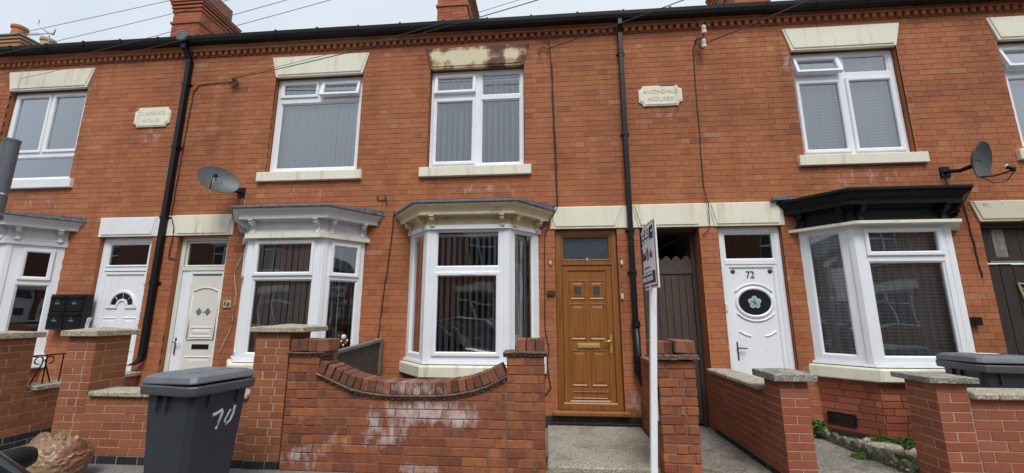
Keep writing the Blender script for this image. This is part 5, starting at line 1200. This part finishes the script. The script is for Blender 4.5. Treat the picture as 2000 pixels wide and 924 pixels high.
# ================================================================== satellite dishes
def dish(label, pos, wall, az, el, wmat, roll=0, sc=1, ab=(.315, .235)):
    ea, eb = ab
    """pos: dish centre, wall: bracket point on the wall; az measured from -y towards +x"""
    t = thing('satellite_dish', label, 'satellite dish', wall, 0, 'satellite dishes')
    Rm = Matrix.Translation(pos) @ Matrix.Rotation(az, 4, 'Z') @ Matrix.Rotation(-el, 4, 'X') @ Matrix.Rotation(roll, 4, 'Y') @ Matrix.Scale(sc, 4)   # local -y is the boresight
    m_ = MB(Rm); n = 40; rings = []
    for k in range(7):
        f = k / 6; rings.append([m_.pt(ea * f * math.cos(6.2832 * i / n), -.055 * f * f, eb * f * math.sin(6.2832 * i / n)) for i in range(n)] if k else [m_.pt(.004 * math.cos(6.2832 * i / n), 0, .004 * math.sin(6.2832 * i / n)) for i in range(n)])
    back = [[m_.pt((ea + .007) * math.cos(6.2832 * i / n), -.050, (eb + .007) * math.sin(6.2832 * i / n)) for i in range(n)], [m_.pt(.20 * math.cos(6.2832 * i / n), -.003, .15 * math.sin(6.2832 * i / n)) for i in range(n)], [m_.pt(.01 * math.cos(6.2832 * i / n), .014, .01 * math.sin(6.2832 * i / n)) for i in range(n)]]
    m_.loft(rings + back, True); m_.build('dish', M['dish'], t, smooth=40)
    m_ = MB(Rm); m_.tube([((ea + .007) * math.cos(6.2832 * i / n), -.054, (eb + .007) * math.sin(6.2832 * i / n)) for i in range(n + 1)], .005, 5); m_.build('dish_rim', M['dish'], t, smooth=True)
    m_ = MB(Rm); m_.tube([(0, .02, -.10), (0, -.03, -.25), (0, -.20, -.25), (0, -.36, -.19)], .012, 8); m_.build('feed_arm', M['black_plastic'], t, smooth=True)
    m_ = MB(Rm); m_.tube([(0, -.38, -.21), (0, -.37, -.14)], .022, 10); m_.tube([(0, -.385, -.17), (0, -.31, -.13)], [.028, .034], 12); m_.build('feed_body', M['black_plastic'], t, smooth=40)
    m_ = MB(Rm); m_.tube([(0, -.315, -.133), (0, -.292, -.120)], [.035, .030], 12); m_.build('feed_cap', M['ceramic'], t, smooth=40)
    pb = Rm @ Vector((0, .02, -.06)); wv = Vector(wall)
    m_ = MB(); m_.tube([tuple(pb), tuple(pb.lerp(wv, .5) + Vector((0, 0, -.03))), tuple(wv)], [.03, .024, .024], 10); m_.box(wv.x - .06, wv.x + .06, -.018, 0.0, wv.z - .07, wv.z + .07); m_.build('bracket', M['black_plastic'], t, smooth=40)
    for k in (-1, 1):
        m_ = MB(Rm); m_.lathe([(.002, -.012), (.009, -.010), (.009, .004)], (k * .045, -.004, .0), 8, 'y'); m_.build('bolt', M['black_plastic'], t)
    f = Rm @ Vector((0, -.385, -.2)); g_ = Rm @ Vector((0, -.06, -.25))
    m_ = MB(); m_.tube([tuple(f), tuple(f.lerp(g_, .3) + Vector((0, 0, -.11))), tuple(f.lerp(g_, .7) + Vector((0, 0, -.10))), tuple(g_)], .006, 6); m_.build('lead_cable', M[wmat], t, smooth=True)
    return t
dish('grey satellite dish left of the white bay with a white cable loop', (-4.80, -.33, 3.385), (-4.68, -.01, 3.31), R(44), R(20), 'cable_white', R(24), .84)
dish('dark satellite dish seen edge-on above the black bay cornice', (5.40, -.34, 3.36), (5.31, -.01, 3.33), R(25), R(-12), 'cable', R(0), .84, (.25, .27))

# ================================================================== small things on the facade
mb_ = thing('mailbox_bank', 'black bank of four letter boxes beside the white sunburst door', 'mailbox', (-7.13, -.1, 1.2))
m_ = MB(); m_.box(-7.40, -6.84, -.13, .0, 1.24, 1.76); m_.build('case', M['black_plastic'], mb_, bev=.006)
for r_ in range(2):
    for c_ in range(2):
        a = -7.385 + c_ * .275; zz = 1.255 + r_ * .25
        m_ = MB(); m_.box(a, a + .262, -.145, -.13, zz, zz + .24); dr_ = m_.build('box_door', M['black_plastic'], mb_, bev=.005)
        m_ = MB(); m_.box(a + .02, a + .24, -.162, -.145, zz + .19, zz + .215); m_.build('flap', M['black_paint'], dr_, bev=.003)
        m_ = MB(); m_.tube([(a + .13, -.155, zz + .155), (a + .13, -.145, zz + .155)], .012, 10); m_.build('lock', M['chrome'], dr_)
        m_ = MB(); m_.box(a + .095, a + .165, -.149, -.145, zz + .105, zz + .13); m_.build('name_card', M['steel'], dr_)
m_ = MB(); m_.prism([(-6.83, 1.40), (-6.80, 1.42), (-6.86, 1.28), (-6.92, 1.25), (-6.92, 1.22), (-6.84, 1.25)], -.06, -.01); tag(m_.build('white_conduit', M['upvc']), 'short white angled conduit under the letter boxes', 'conduit')
pq = thing('house_number_plaque', 'small square stone plaque reading 68 beside the cream door', 'plaque', (-4.68, 0, 1.61))
m_ = MB(); m_.box(-4.745, -4.615, -.018, .0, 1.555, 1.665); m_.build('plate', M['coping'], pq, bev=.004)
text_obj('numeral', '6', .085, Matrix.Translation((-4.705, -.019, 1.615)), 'black_plastic', pq, .002); text_obj('numeral', '8', .085, Matrix.Translation((-4.655, -.019, 1.60)), 'black_plastic', pq, .002)
for (lab, nm, x0_, x1_, z0_, z1_, mm) in (('small white tag on the bricks left of the oak door', 'wall_tag', .03, .055, 2.14, 2.19, 'ceramic'), ('small white tag on the bricks right of the oak door', 'wall_tag', 1.0, 1.03, 2.13, 2.19, 'ceramic'), ('white bell push on the right jamb of the oak door', 'bell_push', .985, 1.015, 1.665, 1.735, 'ceramic'), ('dark brown box on the bricks left of the oak door', 'key_safe', -.01, .10, 1.715, 1.785, 'bronze')):
    m_ = MB(); m_.box(x0_, x1_, -.03, .0, z0_, z1_); m_.box(x0_ + .006, x1_ - .006, -.034, -.03, z0_ + .012, z1_ - .012); tag(m_.build(nm, M[mm], bev=.004), lab, nm.replace('_', ' '))
m_ = MB(); m_.box(5.22, 5.33, -.07, .0, 1.33, 1.43); m_.box(5.235, 5.315, -.075, -.07, 1.345, 1.415); tag(m_.build('junction_box', M['black_plastic'], bev=.006), 'small black junction box right of the black-corniced bay', 'junction box')
m_ = MB(); m_.box(-.09, -.03, -.08, .0, .70, .90); m_.box(-.085, -.035, -.085, -.08, .72, .88); tag(m_.build('meter_cover', M['ceramic'], bev=.006), 'white meter cover low on the wall behind the swept wall pier', 'meter cover')

def cable(label, pts, r_=.006, m_name='cable', name='cable', cat='cable', group=None):
    m_ = MB(); m_.tube(pts, r_, 6); return tag(m_.build(name, M[m_name], smooth=True), label, cat, group)
def catenary(a, b, sag, n=28):
    a, b = Vector(a), Vector(b); return [a.lerp(b, k / n) + Vector((0, 0, -4 * sag * (k / n) * (1 - k / n))) for k in range(n + 1)]
rr = random.Random(8)
def run(pts, n=8, w_=.006):
    out = []
    for a, b in zip(pts, pts[1:]):
        a, b = Vector(a), Vector(b)
        for k in range(n): out.append(a.lerp(b, k / n) + Vector((rr.uniform(-w_, w_), 0, 0)))
    out.append(Vector(pts[-1])); return out
cable('black cable clipped down the wall right of the stained-lintel window', run([(.02, -.08, 5.72), (.085, -.02, 5.58), (.105, -.012, 5.36), (.125, -.012, 4.2), (.148, -.012, 3.10), (.15, -.05, 2.99)]), .007)
cable('second thin black cable beside the window with the stained lintel', run([(.118, -.012, 5.25), (.14, -.012, 4.2), (.165, -.012, 3.05), (.16, -.03, 2.95), (.05, -.06, 2.78), (-.03, -.012, 2.55), (-.045, -.012, 1.3), (.0, -.012, 1.02), (-.02, -.012, .75), (.02, -.012, .52), (-.05, -.012, .42)]), .007)
cable('black cable loop at the wall hook above the oak door', [Vector((.06 - .065 + .075 * math.cos(t) + .0, -.03, 5.42 + .085 * math.sin(t))) for t in [R(-40 + 28 * i) for i in range(11)]], .006)
cable('black cable dropping from the insulators to the oval-window door', run([(2.26, -.05, 5.42), (2.215, -.02, 5.36), (2.205, -.012, 4.6), (2.19, -.012, 3.2), (2.215, -.045, 2.95), (2.20, -.045, 2.60), (2.12, -.012, 2.52)]), .006)
cable('black cable running from the left hook down behind the black downpipe', run([(-5.06, -.02, 5.20), (-5.35, -.012, 5.19), (-5.66, -.012, 5.17), (-5.74, -.012, 5.05), (-5.77, -.012, 4.0), (-5.79, -.012, 2.97), (-5.69, -.03, 2.75), (-5.72, -.012, 2.3), (-5.55, -.012, 2.27)]), .007)
cable('white cable wandering down the bricks between cream door and white bay', run([(-4.60, -.012, 3.25), (-4.60, -.012, 3.0)], 4) , .005, 'cable_white')
cable('thin pale cable hanging beside the number 68 plaque', run([(-4.47, -.02, 2.45), (-4.63, -.015, 2.1), (-4.55, -.015, 1.75), (-4.56, -.015, 1.3), (-4.70, -.015, .9)], 6), .005, 'cable_white')
cable('dark cable running down between the two bay windows', run([(-2.22, -.05, 2.96), (-2.25, -.012, 2.6), (-2.31, -.012, 1.9), (-2.37, -.012, 1.1)]), .008)
cable('black cable from the right dish down past the black bay', run([(5.25, -.03, 3.28), (5.31, -.015, 3.1), (5.45, -.012, 2.85), (5.47, -.012, 2.4), (5.49, -.012, 1.92)]), .007)
cable('twisted old wire ends on the bricks above the gap between bays', run([(-2.52, -.012, 3.18), (-2.49, -.012, 3.19), (-2.5, -.012, 3.13), (-2.36, -.012, 3.13), (-2.40, -.012, 3.22), (-2.34, -.03, 3.05)], 3), .006)
# hooks and insulators
hk = thing('cable_hook', 'tangle of dark cable on a wall hook by the left downpipe', 'cable hook', (-5.04, 0, 5.2))
m_ = MB(); m_.tube([(-5.04, 0, 5.22), (-5.04, -.08, 5.22), (-5.01, -.09, 5.19)], .010, 6); m_.build('hook', M['cable'], hk)
for k in range(3):
    m_ = MB(); m_.tube([(-5.02 + (.05 + .015 * k) * math.cos(t), -.03 - .01 * k, 5.17 + .06 * math.sin(t) - .02 * k) for t in [R(30 * i) for i in range(13)]], .005, 5); m_.build('coil', M['cable'], hk, smooth=True)
ins = thing('insulator_bracket', 'pair of white ceramic insulators on an iron bracket beneath the eaves', 'insulator', (2.33, 0, 5.4))
m_ = MB(); m_.tube([(2.26, 0, 5.47), (2.26, -.09, 5.47), (2.27, -.10, 5.33)], .012, 6); m_.tube([(2.27, -.10, 5.44), (2.34, -.11, 5.47), (2.35, -.11, 5.53)], .010, 6); m_.tube([(2.27, -.10, 5.34), (2.31, -.11, 5.27), (2.33, -.11, 5.31)], .010, 6); m_.build('bracket', M['cable'], ins)
for (xx, zz) in ((2.355, 5.52), (2.335, 5.29)):
    m_ = MB(); m_.lathe([(.02, zz), (.036, zz + .005), (.036, zz + .055), (.022, zz + .065), (.034, zz + .075), (.034, zz + .095), (.020, zz + .10), (.032, zz + .11), (.030, zz + .13), (.008, zz + .135)], (xx, -.11, 0), 16); m_.build('insulator', M['ceramic'], ins, smooth=40)
# overhead wires to the telegraph pole standing out of view on the right
PQ = (9.5, -2.2, 7.85)
tp_ = thing('telegraph_pole', 'wooden telegraph pole out of view to the right, carrying the overhead wires', 'pole', (PQ[0], PQ[1], 0))
m_ = MB(); m_.tube([(PQ[0], PQ[1], -.1), (PQ[0], PQ[1], 8.3)], [.15, .11], 14); m_.build('shaft', M['grey_wood'], tp_, smooth=True)
m_ = MB(); m_.box(PQ[0] - .06, PQ[0] + .06, PQ[1] - .5, PQ[1] + .5, 7.75, 7.85); m_.build('crossarm', M['grey_wood'], tp_)
WG = 'overhead wires'
def wire(label, a, dz=0, dy=0, sag=.25, r_=.006, m_name='cable_grey'): cable(label, catenary(a, (PQ[0], PQ[1] + dy, PQ[2] + dz), sag), r_, m_name, 'overhead_wire', 'wire', WG)
wire('overhead wire rising from the tangled hook by the left downpipe', (-5.03, -.08, 5.21), 0, -.2, .55, .006, 'cable')
wire('twin overhead wire rising just above the one from the left hook', (-5.0, -.08, 5.24), .18, -.1, .50, .0035)
wire('overhead wire rising from the hook above the oak door', (.07, -.08, 5.44), 0, 0, .22, .007, 'cable')
wire('overhead wire rising from the ceramic insulators', (2.36, -.12, 5.36), 0, .1, .2, .008, 'cable')
wire('topmost overhead wire crossing the sky left of the chimney', (-12.6, -.10, 5.80), .1, .3, .30, .004)
wire('second overhead wire crossing the sky left of the chimney', (-10.6, -.10, 5.70), .35, .4, .25, .004)
wire('third overhead wire passing low over the left gutter', (-9.3, -.08, 5.52), .1, -.3, .35, .004)
wire('lowest overhead wire passing over the left cornice', (-8.9, -.08, 5.42), -.1, -.4, .40, .004)

# ================================================================== street post, cars, far side of the street
ps = thing('street_post', 'plain grey steel street post at the far left edge', 'post', (-3.44, -3.5, -.06))
m_ = MB(); m_.tube([(-3.44, -3.5, -.07), (-3.44, -3.5, 2.05)], .030, 18); m_.tube([(-3.44, -3.5, 2.05), (-3.44, -3.5, 2.56)], .040, 18); m_.build('shaft', M['pole_grey'], ps, smooth=40)
m_ = MB(); m_.tube([(-3.44, -3.5, 2.555), (-3.44, -3.5, 2.572)], .042, 18); m_.build('end_cap', M['pole_grey'], ps, smooth=40)
for zz in (2.20, 2.07):
    m_ = MB(); m_.tube([(-3.44, -3.5, zz), (-3.44, -3.5, zz + .012)], .0425, 18); m_.build('band', M['chrome'], ps, smooth=40)
car_paint = mat('car_paint', (.012, .014, .018), .2, var=.05, vs=2, fine=.0, bmp=0, local=True); car_paint.node_tree.nodes['Principled BSDF'].inputs['Coat Weight'].default_value = 1
car_paint2 = mat('car_paint_silver', (.28, .30, .33), .3, metal=.4, var=.05, vs=2, fine=.0, bmp=0, local=True)
tint = glass_mat('car_glass', (.30, .36, .33), 2.0)
def car(label, loc, rz, pm):
    """hatchback; local +x is forwards, origin on the ground under its centre"""
    t = thing('parked_car', label, 'car', loc, rz, 'parked cars')
    # body sections: x, half width, z bottom, z shoulder
    S = [(-2.0, .66, .42, .80), (-1.93, .78, .30, .90), (-1.4, .85, .24, .95), (-.4, .87, .22, .94), (.6, .87, .22, .93), (1.1, .85, .24, .90), (1.7, .80, .26, .80), (1.95, .70, .32, .68), (2.02, .55, .40, .60)]
    m_ = MB(); rings = []
    for (x, hw, zb, zs) in S:
        rings.append([m_.pt(x, y, z) for y, z in ((-hw * .9, zb), (-hw, zb + .12), (-hw, (zb + zs) / 2), (-hw * .97, zs - .06), (-hw * .86, zs), (0, zs + .035), (hw * .86, zs), (hw * .97, zs - .06), (hw, (zb + zs) / 2), (hw, zb + .12), (hw * .9, zb))])
    m_.loft(rings, True); m_.build('body', pm, t, smooth=35, local=True)
    # cabin: glass house with pillars and a roof
    A0, A1 = (.95, .76, .915), (.28, .60, 1.40); C0, C1 = (-1.80, .72, .93), (-1.35, .57, 1.38)
    m_ = MB()
    rf = [(.28, -.58, 1.40), (.28, .58, 1.40), (-.5, .62, 1.455), (-1.35, .57, 1.39), (-1.35, -.57, 1.39), (-.5, -.62, 1.455)]
    r0 = [m_.pt(*p) for p in rf]; r1 = [m_.pt(p[0] * .96, p[1] * .9, p[2] + .035) for p in rf]; m_.loft([r0, r1], True); m_.build('roof', pm, t, bev=.02, seg=2, smooth=40, local=True)
    for s in (-1, 1):
        for (a, b, w_) in (((.98, s * .77, .90), (.26, s * .59, 1.41), .028), ((-1.84, s * .73, .92), (-1.36, s * .575, 1.40), .05), ((-.45, s * .80, .93), (-.42, s * .61, 1.43), .03)):
            m_ = MB(); m_.tube([a, b], w_, 8); m_.build('pillar', pm if abs(a[0]) > .5 else M['black_plastic'], t, smooth=True, local=True)
        for q4 in (((.88, s * .775, .94), (-.42, s * .81, .94), (-.40, s * .62, 1.40), (.25, s * .60, 1.385)), ((-.48, s * .81, .94), (-1.68, s * .745, .95), (-1.32, s * .585, 1.36), (-.46, s * .62, 1.40))):
            m_ = MB(); m_.face([m_.pt(*p) for p in q4]); m_.build('side_window', tint, t, local=True)
        m_ = MB(); m_.lathe([(.02, .0), (.05, -.01), (.06, .0), (.06, .0)], (.0, s * .9, .75), 8, 'y'); 
        # door mirror
        m_ = MB(); mx_, my_, mz_ = .42, s * .98, .970
        m_.lathe([(.02, -.085), (.062, -.07), (.078, -.02), (.078, .05), (.070, .075)], (mx_, my_, mz_), 14, 'y', 0, .62, 1.0) if False else None
        rings = []
        for (u, f) in ((-.105, .35), (-.09, .75), (-.03, 1.0), (.06, 1.0), (.10, .8), (.115, .4)):
            rings.append([m_.pt(mx_ + (.05 if math.cos(k) > 0 else .04) * f * math.cos(k), my_ + s * u * .85, mz_ + .052 * f * math.sin(k)) for k in [6.2832 * i / 14 for i in range(14)]])
        m_.loft(rings, True); mr = m_.build('door_mirror', M['black_plastic'], t, smooth=True, local=True)
        m_ = MB(); m_.tube([(mx_ + .04, s * .80, .93), (mx_, s * .92, .955)], [.03, .024], 8); m_.build('mirror_stalk', M['black_plastic'], t, smooth=True, local=True)
        m_ = MB(); m_.prism([(1.72, s * .60), (1.98, s * .50), (1.93, s * .66), (1.66, s * .785)], .66, .74, 'xy'); m_.build('headlight', M['chrome'], t, bev=.01, local=True)
        m_ = MB(); m_.box(-1.98, -1.86, s * .58, s * .78, .72, .86); m_.build('tail_light', M['sign_red'], t, bev=.01, local=True)
        for xx in (-1.22, 1.24):
            m_ = MB(); m_.lathe([(.19, -.09), (.29, -.095), (.31, -.07), (.31, .07), (.29, .095), (.19, .09)], (xx, s * .78, .31), 28, 'y'); wh = m_.build('wheel', M['rubber'], t, smooth=40, local=True)
            m_ = MB(); m_.lathe([(.02, s * .06), (.12, s * .05), (.19, s * .085), (.195, s * .06), (.195, -s * .05)], (xx, s * .78, .31), 20, 'y'); m_.build('rim', M['chrome'], wh, smooth=40, local=True)
    m_ = MB(); m_.face([m_.pt(*p) for p in ((.95, -.74, .925), (.95, .74, .925), (.29, .57, 1.395), (.29, -.57, 1.395))]); m_.build('windscreen', tint, t, local=True)
    m_ = MB(); m_.face([m_.pt(*p) for p in ((-1.84, -.70, .93), (-1.84, .70, .93), (-1.37, .55, 1.37), (-1.37, -.55, 1.37))]); m_.build('rear_window', tint, t, local=True)
    m_ = MB(); m_.box(-1.6, .7, -.7, .7, .35, .75); m_.build('cabin_floor', M['black_plastic'], t, local=True)
    for s in (-.35, .35):
        m_ = MB(); m_.box(-.35, -.2, s - .2, s + .2, .7, 1.15); m_.build('seat', M['rubber'], t, bev=.05, local=True)
    return t
car('black parked hatchback, only its pillar and door mirror showing bottom left', (-2.77, -4.95, -.14), 0, car_paint)
car('silver car parked on the far side of the street, mirrored in the bay windows', (-3.5, -9.2, -.14), math.pi, car_paint2)
car('dark car parked on the far side of the street, mirrored in the bay windows', (2.6, -9.2, -.14), math.pi, car_paint)
# terrace across the street, seen mirrored in the glass
ft = thing('far_terrace', 'brick terrace across the street mirrored in the bay window glass', 'terrace', (0, -14.4, 0))
holes = []
for k in range(-12, 13):
    xo = k * 3.55 + .4; s = 1 if k % 2 else -1
    holes += [(xo - .72, xo + .72, 3.6, 5.2, 'window'), (xo - .75 - s * .3, xo + .75 - s * .3, .9, 2.5, 'window'), (xo + s * 1.25 - .42, xo + s * 1.25 + .42, .2, 2.6, 'door')]
m_ = MB(); rects = [(-45, 45, -.3, 6.0)]
for hl in holes: rects = [q for r_ in rects for q in rsub(r_, hl[:4])]
for (a, b, c, d) in rects: m_.box(a, b, -14.7, -14.4, c, d)
m_.build('wall', M['far_brick'], ft)
m_ = MB(); m_.prism([(-14.25, 5.95), (-14.25, 6.0), (-18, 8.1), (-22, 6.0), (-22, 5.95)], -45, 45, 'yz'); m_.build('roof', M['slate'], ft)
for hl in holes:
    a, b, c, d, kd = hl
    m_ = MB(); m_.box(a - .1, b + .1, -14.4, -14.36, d, d + .33); m_.build('lintel', M['cream_paint'], ft)
    T = frame_T((b, -14.46), (a, -14.46))
    if kd == 'window':
        m_ = MB(T); L_ = b - a; ring(m_, 0, L_, c, d, .07, 0, .06); m_.box(L_ / 2 - .03, L_ / 2 + .03, 0, .05, c, d); m_.box(0, L_, 0, .05, d - .5, d - .44); m_.build('window_frame', M['upvc'], ft)
        m_ = MB(T); m_.box(.05, L_ - .05, .03, .036, c + .05, d - .05); m_.build('window_pane', M['dark_glass'], ft)
    else:
        m_ = MB(T); L_ = b - a; ring(m_, 0, L_, c, d, .07, 0, .08); m_.box(.07, L_ - .07, .02, .06, c, d - .5); m_.box(.05, L_ - .05, .0, .07, d - .52, d - .46); dr = m_.build('door', M['upvc'], ft)
        m_ = MB(T); m_.box(.07, L_ - .07, .03, .036, d - .46, d - .07); m_.box(.22, L_ - .22, .012, .02, 1.5, 1.8); m_.build('door_glass', M['dark_glass'], dr)
for k in range(-12, 13):
    xo = k * 3.55 + .4; m_ = MB(); m_.box(xo - 1.75, xo + .3, -12.95, -12.7, -.1, .85); m_.build('front_wall', M['far_brick'], ft)

# little painted ornament standing inside the white bay, and a scrap of lead flashing
orn = thing('ornament', 'little white-headed flower ornament inside the white bay by the fence', 'ornament', (-2.78, -.19, .89))
m_ = MB(); m_.lathe([(.004, 1.12), (.026, 1.135), (.034, 1.16), (.026, 1.185), (.004, 1.195)], (-2.775, -.19, 0), 12); m_.build('head', M['ceramic'], orn, smooth=True)
m_ = MB(); m_.tube([(-2.775, -.19, .86), (-2.775, -.19, 1.13)], .007, 6); m_.build('stem', leaf_m, orn)
for k, (dx, dz, mm) in enumerate(((-.06, .02, 'sign_red'), (-.03, .05, 'gold'), (.03, .03, 'sign_red'), (.05, .06, 'ceramic'), (-.085, .04, 'ceramic'), (.0, .0, 'gold'))):
    m_ = MB(); m_.lathe([(.003, 1.035 + dz), (.016, 1.045 + dz), (.018, 1.058 + dz), (.003, 1.072 + dz)], (-2.775 + dx, -.19, 0), 8); m_.build('flower', M[mm], orn, smooth=True)
m_ = MB(); m_.prism([(3.03, 2.965), (3.26, 2.975), (3.27, 3.035), (3.05, 3.02)], -.10, .0); m_.build('lead_flashing', M['lead'], h72, bev=.006)
